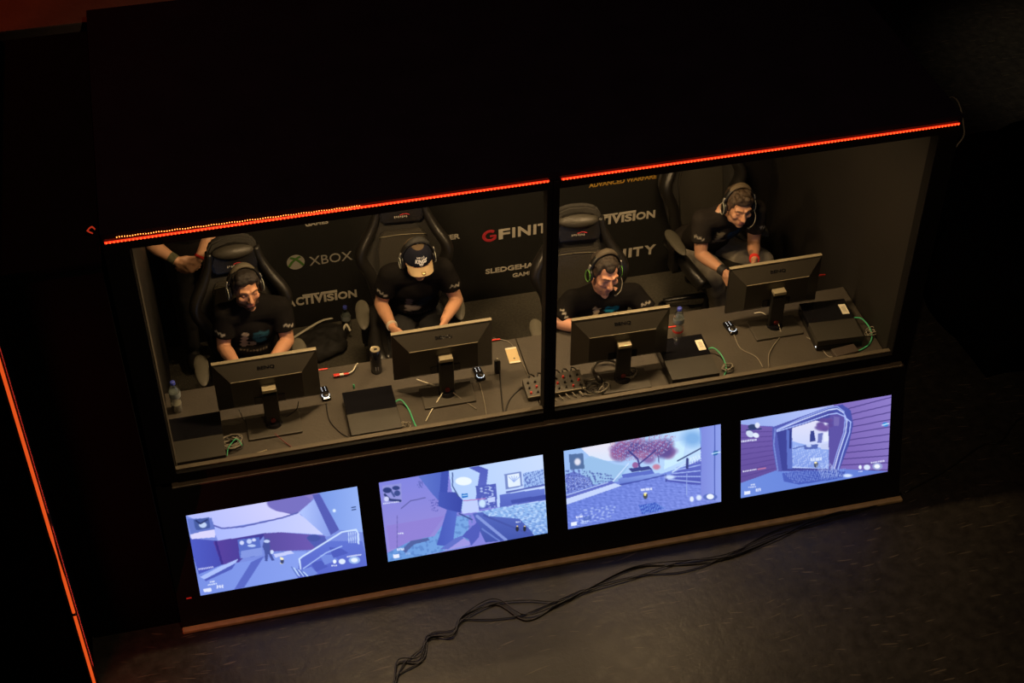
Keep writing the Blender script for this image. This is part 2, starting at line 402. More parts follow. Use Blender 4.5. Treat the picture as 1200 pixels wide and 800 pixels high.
edges.append(2.12)
for a, b in zip(edges[::2], edges[1::2]): leanbox(bm, a, b, SB, SB+SH, -.02, .004)
obj('front_panel', bm, M_black, cab)
for x0, x1 in ((-2.17, -2.14), (2.09, 2.12)):
    bm = NB(); prism(bm, [(-.03, 0), (.29, 0), (.29, .868), (.22, .868)], lambda a, b, h: Vector((x0+h, a, b)), x1-x0); obj('side_panel', bm, M_black, cab)
bm = NB(); box(bm, -2.14, 2.09, .27, .295, 0, .868); obj('rear_panel', bm, M_black, cab)
o = empty('standby_light', lean(-2.105, .245, .004), 0); bpy.data.objects.remove(o)
bm = NB(); leanbox(bm, -2.118, -2.090, .200, .206, .004, .008); o = obj('standby_light', bm, mat('dim_red_led', (.3, .01, .01), .4, emit=(1, .03, .02), es=.25), cab); o['label'] = 'tiny dim red light left of the first screen'

# ---------------------------------------------------------------- pictures on the four screens
GW, GH = 300, 168
class Pic:
    """raster painter: shapes are given in a drawing frame whose four picture corners are known"""
    def __init__(s, tl, tr, br, bl, base):
        u, v = np.meshgrid(np.linspace(0, 1, GW), np.linspace(0, 1, GH)); s.u, s.v = u, v
        a = lambda k: (tl[k]*(1-u)+tr[k]*u)*(1-v)+(bl[k]*(1-u)+br[k]*u)*v
        s.X, s.Y = a(0), a(1); s.I = np.ones((GH, GW, 3))*np.array(base, float)
        s.rng = np.random.RandomState(7)
    def put(s, m, col, col2=None, d=None, al=1.):
        c = np.array(col, float)
        if col2 is not None:
            t = (s.X*d[0]+s.Y*d[1]); mm = m > .5
            if mm.any():
                lo, hi = t[mm].min(), t[mm].max(); t = np.clip((t-lo)/max(hi-lo, 1e-6), 0, 1)[..., None]
                c = c*(1-t)+np.array(col2, float)*t
        k = (m*al)[..., None]; s.I = s.I*(1-k)+c*k
    def poly(s, P, col, col2=None, d=(0, 1), al=1.):
        m = np.zeros_like(s.X, bool); n = len(P)
        for i in range(n):
            (x0, y0), (x1, y1) = P[i], P[(i+1) % n]
            if y0 == y1: continue
            c = ((y0 > s.Y) != (y1 > s.Y)) & (s.X < (x1-x0)*(s.Y-y0)/(y1-y0)+x0); m ^= c
        s.put(m.astype(float), col, col2, d, al)
    def ell(s, x, y, rx, ry, col, al=1., soft=.15, rot=0):
        c, n = math.cos(rot), math.sin(rot); dx, dy = s.X-x, s.Y-y
        q = np.sqrt(((dx*c+dy*n)/rx)**2+((-dx*n+dy*c)/ry)**2); s.put(np.clip((1-q)/soft+.5, 0, 1), col, al=al)
    def line(s, P, w, col, al=1.):
        D = np.full_like(s.X, 1e9)
        for (x0, y0), (x1, y1) in zip(P, P[1:]):
            dx, dy = x1-x0, y1-y0; t = np.clip(((s.X-x0)*dx+(s.Y-y0)*dy)/(dx*dx+dy*dy+1e-9), 0, 1)
            D = np.minimum(D, np.hypot(s.X-x0-t*dx, s.Y-y0-t*dy))
        s.put(np.clip(w/2-D+1.2, 0, 1)*(1 if w > 2 else .8), col, al=al)
    def noise(s, sc, sx=1., sy=1., seed=0):
        r = np.random.RandomState(seed); out = np.zeros_like(s.X)
        for _ in range(14):
            a = r.rand()*6.28; f = (.5+r.rand())/sc; out += np.sin((s.X*math.cos(a)*sx+s.Y*math.sin(a)*sy)*f*6.28+r.rand()*6.28)
        return out/14**.5
    def tex(s, P, amp, sc, sx=1, sy=1, seed=0, th=None, col=None, al=.8):
        m = np.zeros_like(s.X, bool); n = len(P)
        for i in range(n):
            (x0, y0), (x1, y1) = P[i], P[(i+1) % n]
            if y0 == y1: continue
            m ^= ((y0 > s.Y) != (y1 > s.Y)) & (s.X < (x1-x0)*(s.Y-y0)/(y1-y0)+x0)
        N_ = s.noise(sc, sx, sy, seed)
        if th is None: s.I += (m*N_*amp)[..., None]
        else: s.put(m*np.clip((N_-th)*4, 0, 1), col, al=al)
    def dots(s, x0, x1, y, slope, n, col, h=9, gap=.3):
        w_ = (x1-x0)/n
        for k in range(n):
            a = x0+k*w_; s.poly([(a, y+slope*(a-x0)-h/2), (a+w_*(1-gap), y+slope*(a-x0)-h/2), (a+w_*(1-gap), y+slope*(a-x0)+h/2), (a, y+slope*(a-x0)+h/2)], col, al=.9)
    def out(s):
        I = s.I.copy(); p = np.pad(I, ((1, 1), (1, 1), (0, 0)), 'edge'); I = .6*I+.1*(p[2:, 1:-1]+p[:-2, 1:-1]+p[1:-1, 2:]+p[1:-1, :-2])
        return np.clip(I, 0, 255)
def pic1():
    p = Pic((92, 220), (1090, 55), (1150, 515), (180, 685), (120, 140, 222)); P = p.poly
    P([(80, 215), (600, 130), (760, 210), (560, 250), (300, 298), (200, 270)], (176, 186, 250), (215, 212, 252), (1, -.6))
    P([(560, 140), (860, 95), (760, 205), (700, 215), (610, 195)], (112, 108, 186), (140, 128, 200), (0, -1)); p.ell(690, 150, 130, 55, (118, 112, 192), soft=.1)
    P([(240, 280), (330, 298), (560, 255), (745, 210), (915, 335), (640, 318), (560, 322), (280, 370)], (168, 182, 250), (205, 210, 255), (1, 0))
    p.line([(225, 268), (300, 295), (420, 285), (560, 255), (650, 235), (740, 207)], 7, (92, 100, 180))
    P([(100, 350), (270, 365), (315, 500), (170, 560)], (78, 92, 196), (70, 76, 176), (1, 0))
    P([(250, 370), (560, 322), (400, 490), (300, 505)], (88, 66, 158), (62, 60, 150), (1, 0))
    P([(540, 325), (640, 318), (905, 340), (850, 420), (560, 430)], (88, 76, 160), (112, 92, 180), (1, 0)); p.line([(265, 372), (302, 498)], 12, (60, 48, 140))
    P([(118, 330), (255, 290), (262, 345), (125, 355)], (215, 212, 250)); P([(100, 240), (240, 235), (260, 300), (120, 325)], (100, 120, 200))
    P([(390, 360), (515, 345), (535, 450), (405, 470)], (86, 108, 196)); p.ell(415, 378, 13, 12, (205, 215, 250)); p.ell(458, 370, 15, 14, (190, 205, 248)); p.ell(485, 362, 12, 9, (205, 215, 250)); p.ell(472, 395, 24, 8, (180, 200, 245)); P([(410, 425), (530, 405), (535, 450), (410, 468)], (130, 150, 225))
    P([(165, 560), (300, 505), (560, 470), (700, 430), (790, 430), (760, 590), (180, 690)], (118, 142, 226), (136, 160, 238), (1, 0))
    P([(470, 490), (545, 455), (430, 640), (370, 655)], (88, 104, 196)); P([(180, 570), (350, 510), (390, 480), (360, 530), (210, 600)], (78, 92, 186))
    P([(290, 515), (395, 470), (380, 495), (200, 590), (175, 575)], (170, 190, 248)); P([(600, 445), (700, 425), (720, 440), (610, 465)], (196, 205, 250))
    P([(745, 205), (835, 130), (960, 335), (905, 345)], (176, 196, 252), (130, 152, 228), (1, 0)); P([(825, 105), (868, 100), (985, 305), (935, 335)], (84, 92, 180))
    P([(868, 92), (1090, 50), (1130, 320), (985, 305)], (120, 152, 228), (150, 178, 244), (1, 0)); p.ell(955, 195, 9, 9, (225, 240, 255), soft=.8)
    P([(790, 350), (895, 340), (930, 400), (900, 500), (860, 430)], (80, 92, 178)); p.ell(835, 352, 40, 20, (70, 84, 164))
    P([(740, 600), (750, 470), (930, 370), (1120, 370), (1160, 520)], (96, 116, 210), (86, 100, 200), (0, 1))
    for k in range(4): P([(760+k*55, 540-k*45), (820+k*60, 520-k*35), (860+k*60, 560-k*40), (800+k*50, 590-k*40)], (74, 88, 184) if k % 2 else (120, 146, 226), al=.8)
    p.line([(758, 532), (750, 475), (765, 462), (1000, 318), (1085, 305), (1098, 330), (1100, 385)], 8, (205, 225, 255)); p.line([(775, 530), (905, 440), (1000, 400)], 5, (170, 195, 250))
    for k in range(5): p.line([(1040+k*13, 320), (1042+k*13, 380)], 4, (190, 212, 252))
    P([(545, 355), (575, 352), (580, 430), (605, 480), (590, 485), (568, 440), (565, 485), (550, 485), (548, 430), (535, 400)], (70, 84, 158)); p.ell(560, 370, 18, 9, (190, 205, 245)); p.ell(590, 432, 10, 12, (205, 220, 250))
    for k in range(6): p.line([(705+k*14, 520+k*6), (740+k*12, 575)], 4, (200, 225, 255) if k % 2 else (90, 115, 190))
    P([(135, 245), (225, 230), (232, 292), (150, 305)], (62, 84, 150), al=.8); p.ell(190, 275, 22, 16, (190, 210, 245)); p.line([(150, 250), (175, 268), (215, 245)], 7, (40, 55, 110))
    p.line([(640, 465), (655, 470), (652, 500), (642, 498)], 5, (250, 240, 190)); p.ell(650, 487, 10, 14, (60, 70, 110)); p.ell(648, 472, 9, 7, (255, 245, 200))
    p.dots(165, 255, 530, -.16, 9, (215, 220, 255), 9); p.dots(232, 262, 605, -.16, 3, (230, 235, 255)); p.dots(222, 275, 622, -.16, 6, (220, 230, 255), 8)
    P([(195, 645), (242, 640), (242, 662), (200, 665)], (225, 230, 255)); p.dots(272, 314, 634, -.1, 3, (230, 235, 255), 18)
    p.ell(958, 490, 10, 12, (235, 245, 255)); p.ell(1002, 490, 20, 16, (220, 232, 255)); p.ell(1075, 482, 34, 22, (150, 180, 235)); p.ell(1075, 482, 20, 13, (230, 240, 255)); p.dots(940, 975, 515, -.1, 3, (225, 235, 255), 8); p.dots(1030, 1118, 462, -.15, 9, (230, 235, 255), 9)
    p.line([(1058, 178), (1082, 174)], 4, (40, 60, 110)); p.line([(1060, 192), (1082, 188)], 4, (40, 60, 110)); return p.out()
def pic2():
    p = Pic((115, 230), (1080, 65), (1110, 525), (170, 692), (132, 132, 220)); P = p.poly
    P([(115, 225), (480, 160), (560, 300), (520, 420), (440, 540), (170, 640), (140, 400)], (128, 132, 222), (150, 138, 214), (.2, 1)); P([(160, 480), (400, 440), (500, 420), (400, 560), (180, 620)], (142, 128, 212))
    P([(440, 540), (520, 430), (640, 420), (640, 600), (170, 700), (165, 640), (300, 570)], (104, 152, 220), (120, 165, 226), (1, 0)); p.tex([(440, 540), (560, 420), (700, 400), (640, 600), (170, 700), (165, 640), (300, 570)], 0, 30, seed=5, th=.3, col=(80, 118, 190), al=.5)
    P([(520, 150), (760, 110), (1090, 60), (1100, 340), (820, 370), (560, 400)], (176, 205, 250), (200, 218, 255), (1, -.4)); p.ell(610, 222, 48, 24, (235, 245, 255)); P([(610, 340), (700, 335), (700, 400), (600, 410)], (190, 205, 250))
    P([(640, 145), (700, 135), (755, 155), (735, 330), (680, 330), (705, 175)], (82, 94, 186), (96, 110, 200), (0, 1))
    P([(680, 250), (800, 235), (810, 370), (700, 385)], (82, 96, 186)); p.tex([(700, 260), (795, 245), (800, 370), (710, 375)], 0, 22, seed=2, th=.35, col=(190, 210, 250)); P([(750, 318), (795, 310), (798, 340), (755, 345)], (190, 205, 250)); p.ell(720, 350, 22, 24, (200, 225, 255), soft=.6)
    P([(850, 180), (950, 165), (960, 250), (860, 268)], (120, 140, 200)); P([(868, 185), (940, 175), (948, 245), (876, 258)], (225, 238, 255)); 
    for k in range(5): p.line([(908, 225), (878+k*16, 190+abs(k-2)*3)], 3, (150, 175, 235))
    P([(962, 175), (1085, 150), (1090, 245), (970, 262)], (160, 190, 242)); p.tex([(962, 175), (1085, 150), (1090, 245), (970, 262)], 0, 14, seed=9, th=.2, col=(80, 104, 182)); p.line([(990, 195), (975, 215), (990, 235), (1005, 225), (1000, 212)], 6, (95, 115, 190))
    p.line([(865, 285), (970, 265), (1088, 242)], 9, (86, 100, 180)); P([(822, 300), (1090, 262), (1100, 330), (890, 362), (826, 372)], (98, 118, 206), (84, 100, 190), (0, 1)); P([(888, 330), (1095, 298), (1098, 325), (895, 352)], (68, 82, 170))
    P([(690, 400), (830, 372), (1105, 335), (1112, 525), (960, 560), (760, 470)], (150, 190, 240), (120, 160, 226), (0, 1)); p.tex([(690, 400), (830, 372), (1105, 335), (1112, 525), (960, 560), (760, 470)], 0, 26, .6, 1.6, seed=4, th=.15, col=(196, 222, 255), al=.7); p.tex([(690, 400), (830, 372), (1105, 335), (1112, 525), (960, 560)], 0, 18, .5, 1.8, seed=6, th=.5, col=(84, 116, 190), al=.6)
    P([(345, 195), (520, 160), (515, 285), (480, 350), (430, 300)], (94, 118, 204), (76, 96, 190), (1, 0)); P([(480, 160), (525, 155), (515, 290), (468, 300)], (64, 82, 176)); P([(465, 285), (560, 285), (605, 330), (595, 405), (520, 390), (460, 365)], (70, 88, 182), (58, 72, 166), (1, 0))
    P([(512, 385), (572, 400), (548, 580), (500, 600), (452, 595)], (72, 90, 186), (84, 104, 198), (1, 0)); p.line([(545, 175), (545, 250), (580, 310)], 5, (60, 80, 140)); p.line([(585, 410), (660, 445)], 7, (66, 84, 150))
    p.line([(610, 335), (740, 322)], 4, (180, 120, 190)); P([(598, 296), (634, 290), (636, 314), (600, 320)], (30, 110, 200)); p.line([(604, 306), (630, 302)], 4, (200, 230, 255))
    P([(665, 410), (720, 400), (760, 425), (830, 430), (940, 440), (1000, 500), (1030, 540), (860, 570), (740, 580), (700, 500)], (84, 104, 190), (66, 84, 168), (0, 1)); p.line([(690, 425), (860, 565)], 16, (130, 150, 220)); p.line([(730, 420), (1000, 530)], 10, (70, 86, 168)); p.line([(720, 500), (820, 570)], 8, (106, 128, 206))
    P([(500, 625), (600, 545), (650, 580), (640, 600)], (156, 150, 226)); P([(600, 545), (620, 520), (690, 460), (710, 490), (700, 550), (655, 600), (640, 560)], (80, 92, 186)); P([(470, 620), (560, 555), (600, 540), (610, 555), (520, 620)], (96, 112, 200))
    P([(250, 620), (300, 570), (400, 552), (412, 566), (320, 590), (270, 640)], (80, 98, 160)); p.line([(245, 380), (300, 335), (385, 318)], 4, (90, 92, 160)); p.line([(222, 420), (222, 620)], 3, (110, 104, 180))
    p.tex([(335, 225), (370, 220), (370, 260), (340, 260)], 0, 12, seed=8, th=0, col=(80, 90, 170)); p.tex([(405, 330), (460, 320), (460, 400), (420, 390)], 0, 14, seed=3, th=.2, col=(90, 92, 180))
    P([(135, 250), (245, 235), (250, 345), (145, 350)], (150, 155, 215), al=.6); p.ell(165, 275, 26, 16, (45, 60, 120)); p.ell(215, 262, 22, 12, (52, 66, 128)); p.ell(222, 292, 18, 16, (60, 76, 140)); p.line([(150, 300), (180, 330), (240, 335)], 12, (50, 62, 120)); p.ell(160, 325, 14, 14, (200, 205, 245)); p.line([(190, 285), (205, 310)], 9, (70, 84, 150)); p.dots(140, 235, 352, -.13, 9, (220, 228, 255), 7)
    p.dots(225, 262, 525, -.05, 3, (225, 235, 255), 8); p.dots(222, 265, 620, -.1, 4, (220, 230, 255), 14, .2); P([(198, 650), (235, 645), (236, 668), (200, 672)], (230, 235, 255)); p.dots(272, 300, 645, -.1, 3, (150, 180, 230), 14)
    for x in (928, 972): p.ell(x, 500, 9, 16, (40, 44, 60)); p.ell(x, 484, 5, 4, (255, 230, 160))
    p.dots(920, 950, 460, -.1, 3, (220, 230, 255), 7); return p.out()
def pic3():
    p = Pic((100, 240), (1028, 85), (1030, 540), (128, 705), (118, 140, 222)); P = p.poly
    P([(95, 235), (420, 180), (900, 100), (910, 300), (660, 380), (400, 400), (110, 480)], (150, 185, 240), (192, 222, 252), (1, -.2)); P([(200, 225), (400, 190), (440, 300), (360, 300), (260, 280)], (232, 226, 240), (215, 228, 250), (0, 1)); P([(700, 200), (820, 180), (800, 300), (690, 350)], (200, 232, 255)); p.ell(860, 170, 60, 45, (128, 176, 230), soft=1)
    P([(210, 300), (260, 270), (320, 290), (400, 320), (480, 330), (420, 420), (200, 450)], (150, 190, 230), al=.8)
    for k in range(26):
        r = p.rng; p.ell(400+r.rand()*330, 200+r.rand()*90-(k % 5)*6, 34+r.rand()*22, 22+r.rand()*14, [(104, 84, 150), (126, 88, 156), (86, 74, 146), (150, 96, 150)][k % 4], soft=.7, al=.8)
    p.tex([(370, 200), (560, 150), (760, 150), (740, 220), (650, 280), (430, 305), (380, 260)], 0, 16, seed=4, th=.25, col=(172, 106, 150), al=.7); p.tex([(370, 200), (560, 150), (760, 150), (740, 220), (650, 280), (430, 305), (380, 260)], 0, 13, seed=11, th=.5, col=(168, 190, 240), al=.7)
    p.line([(545, 335), (535, 290), (480, 240)], 9, (70, 66, 140)); p.line([(540, 320), (590, 280), (640, 240)], 7, (70, 66, 140)); p.ell(520, 325, 18, 18, (150, 100, 160)); p.ell(645, 335, 22, 16, (196, 130, 160), soft=.6); p.line([(655, 270), (660, 310)], 4, (80, 80, 140))
    P([(110, 380), (160, 360), (250, 400), (270, 440), (120, 490)], (100, 116, 200), (120, 140, 214), (1, 0)); p.tex([(110, 350), (220, 350), (380, 380), (400, 420), (120, 490)], 0, 18, seed=7, th=.25, col=(64, 76, 156), al=.7); p.tex([(110, 380), (250, 400), (270, 440), (120, 490)], 0, 14, seed=17, th=.5, col=(190, 205, 250), al=.7)
    P([(480, 345), (600, 330), (620, 350), (500, 365)], (60, 70, 140)); P([(440, 380), (620, 350), (635, 375), (450, 405)], (92, 110, 200)); P([(420, 405), (660, 370), (690, 385), (430, 442)], (140, 165, 232), (96, 118, 204), (0, 1)); p.line([(430, 440), (560, 415), (690, 385)], 8, (70, 84, 172)); p.line([(385, 425), (480, 315)], 5, (205, 225, 255))
    P([(105, 520), (400, 430), (440, 445), (110, 560)], (196, 212, 250)); P([(105, 500), (380, 415), (400, 430), (108, 525)], (96, 108, 196)); p.line([(120, 500), (360, 425)], 4, (180, 200, 245))
    P([(110, 560), (440, 445), (690, 388), (910, 440), (1030, 540), (128, 705)], (106, 128, 218), (124, 140, 224), (1, .3)); p.tex([(110, 560), (440, 445), (690, 388), (910, 440), (1030, 540), (128, 705)], 9, 18, .6, 1.4, 5); p.tex([(200, 580), (420, 560), (380, 640), (160, 690)], 0, 22, seed=2, th=.4, col=(190, 210, 252), al=.6)
    P([(700, 400), (745, 370), (820, 330), (910, 290), (910, 440), (850, 438), (705, 420)], (98, 110, 200), (78, 88, 180), (0, 1))
    for k in range(5): p.line([(715+k*12, 408-k*17), (905, 425-k*34)], 5, (160, 180, 240))
    p.line([(770, 300), (912, 225)], 6, (52, 66, 120)); p.line([(740, 365), (912, 248)], 6, (196, 220, 250)); p.line([(828, 290), (828, 340)], 14, (56, 64, 130)); p.tex([(840, 280), (910, 260), (910, 300), (845, 320)], 0, 14, seed=6, th=0, col=(225, 240, 255))
    p.line([(700, 380), (702, 420)], 5, (60, 72, 150)); p.line([(825, 375), (825, 500)], 4, (150, 170, 230)); p.ell(725, 395, 28, 12, (200, 220, 255), soft=.8)
    P([(912, 105), (1030, 82), (1032, 540), (910, 530)], (126, 138, 220), (140, 158, 232), (1, 0)); p.line([(992, 92), (992, 530)], 5, (80, 96, 180)); P([(985, 245), (1012, 240), (1012, 262), (985, 268)], (40, 100, 170)); p.line([(975, 258), (1025, 248)], 4, (200, 235, 255))
    P([(540, 560), (640, 545), (690, 580), (650, 600), (560, 615)], (64, 88, 190)); p.tex([(540, 560), (640, 545), (700, 580), (650, 600), (560, 615)], 0, 10, 1.5, .5, 3, .1, (120, 160, 235))
    P([(130, 262), (215, 255), (222, 345), (140, 350)], (66, 92, 140), al=.8); p.ell(182, 305, 18, 20, (225, 225, 240), soft=.6)
    p.dots(175, 215, 632, -.14, 4, (230, 235, 255), 12, .15); P([(145, 663), (180, 658), (180, 680), (146, 685)], (230, 238, 255)); p.dots(212, 248, 660, -.14, 3, (190, 210, 250), 15); P([(215, 632), (262, 622), (262, 650), (220, 655)], (76, 100, 180), al=.6)
    p.dots(552, 620, 470, -.1, 5, (225, 232, 255), 14, .1); p.ell(580, 505, 13, 20, (70, 76, 90)); p.ell(578, 498, 7, 8, (250, 230, 110)); p.ell(580, 490, 10, 5, (240, 240, 210))
    p.ell(855, 525, 12, 16, (225, 235, 255), soft=.6); p.ell(898, 516, 16, 16, (215, 228, 255), soft=.6); p.ell(965, 512, 42, 20, (90, 110, 190)); p.ell(965, 510, 22, 16, (235, 242, 255)); return p.out()
def pic4():
    p = Pic((92, 262), (970, 105), (948, 562), (90, 720), (112, 92, 168)); P = p.poly
    P([(92, 262), (660, 165), (620, 180), (280, 300), (95, 290)], (150, 172, 236), (182, 196, 248), (1, -.3)); P([(130, 290), (280, 295), (300, 310), (140, 300)], (96, 100, 190))
    P([(90, 285), (280, 300), (320, 550), (90, 640)], (112, 92, 172), (96, 76, 152), (0, 1))
    for k in range(9): p.line([(92, 330+k*33), (290, 325+k*27)], 3.5, (84, 66, 142), .8)
    P([(630, 165), (975, 100), (948, 560), (650, 555)], (118, 96, 176), (140, 124, 200), (1, -.5))
    for k in range(11):
        y = 190+k*36; p.line([(640, y+20-k*1), (972, y-70+k*7)], 4, (66, 54, 124), .85)
    P([(90, 630), (320, 545), (650, 545), (950, 560), (90, 725)], (110, 140, 222), (96, 124, 212), (1, 0))
    P([(275, 300), (600, 180), (680, 165), (730, 200), (745, 280), (720, 400), (660, 560), (300, 560), (275, 420)], (84, 92, 178), (70, 80, 168), (1, 0))
    P([(300, 330), (620, 205), (690, 230), (700, 290), (640, 550), (330, 555)], (62, 68, 150), (72, 74, 158), (1, 0)); P([(610, 215), (690, 230), (700, 290), (670, 420), (640, 545), (600, 545)], (92, 82, 164)); P([(630, 235), (665, 240), (660, 290), (630, 290)], (120, 110, 180), al=.8)
    for off, c in ((0, (205, 218, 255)), (18, (150, 168, 236)), (-38, (170, 190, 250))):
        o = off; p.line([(300, 318-o*.2), (450, 255-o*.6), (600, 198-o*.7), (650, 190-o*.7), (690, 215-o*.5), (708+o*-.6, 260-o*.2), (700-o*.6, 330), (660-o*.6, 450), (632-o*.6, 550)], 5, c)
    p.line([(290, 310), (282, 400), (305, 555)], 6, (120, 140, 214)); P([(355, 310), (388, 330), (390, 545), (360, 545)], (92, 112, 196)); p.line([(378, 325), (378, 420)], 10, (46, 56, 130))
    P([(388, 305), (525, 260), (600, 275), (602, 545), (390, 540)], (182, 202, 250), (222, 222, 246), (0, -1)); P([(388, 380), (440, 395), (602, 430), (602, 545), (390, 530)], (150, 176, 240), (124, 150, 226), (0, 1)); p.tex([(388, 400), (602, 440), (602, 545), (390, 530)], 0, 16, seed=4, th=.4, col=(200, 215, 252), al=.6)
    for k in range(14): p.ell(535+p.rng.rand()*75, 255+p.rng.rand()*60, 20, 12, [(92, 72, 150), (110, 84, 160)][k % 2], soft=.8, al=.85)
    P([(495, 320), (515, 320), (525, 380), (490, 385)], (56, 66, 140)); P([(540, 335), (568, 330), (560, 390), (535, 390)], (110, 120, 190)); P([(575, 330), (600, 328), (600, 380), (572, 385)], (225, 232, 255)); P([(455, 405), (540, 398), (535, 425), (460, 430)], (86, 104, 180)); p.ell(485, 408, 16, 8, (190, 205, 245)); P([(555, 400), (600, 392), (602, 430), (556, 428)], (196, 205, 240)); p.line([(395, 425), (455, 410)], 4, (80, 96, 170))
    p.dots(495, 562, 490, -.08, 5, (215, 228, 255), 18, .1); p.ell(527, 520, 12, 18, (60, 66, 90)); p.ell(525, 508, 8, 6, (255, 245, 190))
    P([(330, 570), (480, 555), (560, 560), (700, 560), (680, 600), (430, 640), (340, 620)], (76, 96, 188), (64, 84, 176), (1, 0)); p.tex([(330, 560), (700, 540), (680, 600), (400, 630)], 0, 12, 1.6, .6, 8, .2, (128, 152, 226)); p.tex([(520, 520), (600, 500), (680, 590), (560, 600)], 0, 9, 2, .4, 4, .2, (190, 210, 250), .7)
    p.ell(712, 586, 26, 10, (210, 225, 255), soft=.8)
    p.ell(160, 300, 26, 16, (50, 66, 110)); p.ell(188, 290, 14, 16, (220, 228, 245)); p.ell(145, 340, 24, 18, (205, 218, 240), rot=.6); p.ell(180, 348, 18, 14, (225, 235, 250), rot=.4); p.line([(125, 318), (210, 310)], 6, (50, 66, 120)); p.dots(95, 185, 384, -.13, 9, (230, 238, 255), 11)
    p.dots(105, 185, 560, -.18, 8, (235, 238, 255), 9); p.line([(190, 548), (235, 540)], 5, (190, 120, 160)); p.dots(148, 175, 640, -.1, 3, (235, 240, 255), 9); p.dots(135, 180, 655, -.1, 5, (225, 232, 255), 7); P([(112, 680), (145, 676), (145, 696), (113, 700)], (230, 236, 255)); p.dots(178, 210, 672, -.1, 3, (230, 236, 255), 18)
    p.ell(786, 535, 9, 12, (230, 238, 255)); p.dots(775, 800, 562, -.1, 3, (220, 230, 255), 7); p.ell(826, 536, 19, 16, (215, 228, 250)); p.ell(888, 530, 30, 22, (150, 160, 210)); p.ell(886, 530, 17, 13, (240, 244, 255)); p.dots(850, 932, 508, -.15, 8, (225, 230, 250), 9)
    p.ell(935, 280, 18, 13, (60, 140, 215)); p.line([(915, 285), (955, 274)], 4, (215, 240, 255)); return p.out()
def screen_mat():
    m = bpy.data.materials.new('lit_screen'); m.use_nodes = True; nt = m.node_tree; b = nt.nodes['Principled BSDF']
    a = nt.nodes.new('ShaderNodeAttribute'); a.attribute_name = 'tint'; nt.links.new(a.outputs['Color'], b.inputs['Emission Color'])
    b.inputs['Emission Strength'].default_value = 1.05; b.inputs['Base Color'].default_value = (.01, .01, .012, 1); b.inputs['Roughness'].default_value = .3
    return m
M_screen = screen_mat()
SCREEN_LABEL = ['screen furthest left, showing a pale hall with stairs and a white handrail',
                'screen second from left, showing a held weapon beside a dark slanted pillar',
                'screen third from left, showing a reddish tree above a paved yard',
                'screen furthest right, showing a doorway through a purple plank wall']
def srgb(I):
    I = I/255.; return np.where(I <= .04045, I/12.92, ((I+.055)/1.055)**2.4)
def grid_mesh(name, fn, img, nx, ny):
    """grid of points coloured from an image array (row 0 on top); fn(u, v) gives the point"""
    U, V = np.meshgrid(np.linspace(0, 1, nx), np.linspace(0, 1, ny)); P = np.array([fn(a, b) for a, b in zip(U.ravel(), V.ravel())], np.float32)
    idx = np.arange(nx*ny).reshape(ny, nx); F = np.stack([idx[:-1, :-1], idx[1:, :-1], idx[1:, 1:], idx[:-1, 1:]], -1).reshape(-1, 4)
    me = bpy.data.meshes.new(name); me.vertices.add(len(P)); me.vertices.foreach_set('co', P.ravel())
    me.loops.add(F.size); me.loops.foreach_set('vertex_index', F.ravel().astype(np.int32)); me.polygons.add(len(F))
    me.polygons.foreach_set('loop_start', np.arange(0, F.size, 4, dtype=np.int32)); me.update(calc_edges=True); me.validate()
    setcol(me, srgb(img).reshape(-1, 3)); return me
for i, fn in enumerate((pic1, pic2, pic3, pic4)):
    x0 = (i-1.5)*PITCH-SW/2
    t = empty('display_screen', lean(x0+SW/2, SB, 0)); tag(t, SCREEN_LABEL[i], 'screen', 'wide screens in the cabinet front')
    o0 = lean(x0+SW/2, SB, 0); L_ = lambda x, s, d: lean(x, s, d)-o0
    bm = NB(); F_ = lambda a, b, h: L_(a, b, -.05+h)
    prism(bm, [(x0, SB), (x0+SW, SB), (x0+SW, SB+SH), (x0, SB+SH)], F_, .0475); obj('casing', bm, M_gloss, t)
    me = grid_mesh('picture', lambda u, v: L_(x0+u*SW, SB+(1-v)*SH, -.001), fn(), GW, GH)
    obj('picture', me, M_screen, t)

# ---------------------------------------------------------------- led strips
def led_strip(name, x0, x1, lab, double=None):
    t = empty(name, (x0, .20, 2.515)); tag(t, lab, 'led strip', 'red led strips along the top front edge')
    bm = NB(); sweep(bm, [(0, 0, 0), ((x1-x0)/2, 0, 0), (x1-x0, 0, 0)], .0045, .0055, n=8); obj('diffuser', bm, M_led, t, 60)
    bm = NB(); n = int((x1-x0)/.0175)
    for k in range(n):
        x = (k+.5)*(x1-x0)/n; box(bm, x-.0025, x+.0025, -.0085, -.004, -.002, .005)
    tag(obj('chips', bm, M_led_chip, t), kind='stuff')
    bm = NB(); box(bm, -.01, x1-x0+.01, .008, .014, -.014, .014); obj('carrier', bm, M_plast, t)
    return t
M_led_chip = mat('led_chip_dim', (.9, .3, .1), .4, emit=(1.0, .075, .012), es=2.6)
t = led_strip('led_strip', -2.155, -.035, 'glowing red led strip on the top edge above the left window')
bm = NB(); n = 95
for k in range(n):
    f = k/(n-1); x = .06+f*1.13; z = .024-.013*f+.0015*math.sin(k*.9)
    box(bm, x-.0022, x+.0022, -.004, -.001, z-.0012, z+.0010+.0016*(1-f))
o = tag(obj('upper_chips', bm, M_leddot, t), kind='stuff')
bm = NB(); sweep(bm, [(-.045, .02, .05), (-.062, .01, .075), (-.040, .0, .10), (-.028, .0, .085)], .006, .003, n=6); o = obj('loose_end', bm, mat('red_led_dim', (.3, .03, .01), .4, emit=(1, .06, .02), es=.35), t, 60)
led_strip('led_strip', .028, 2.125, 'glowing red led strip on the top edge above the right window')
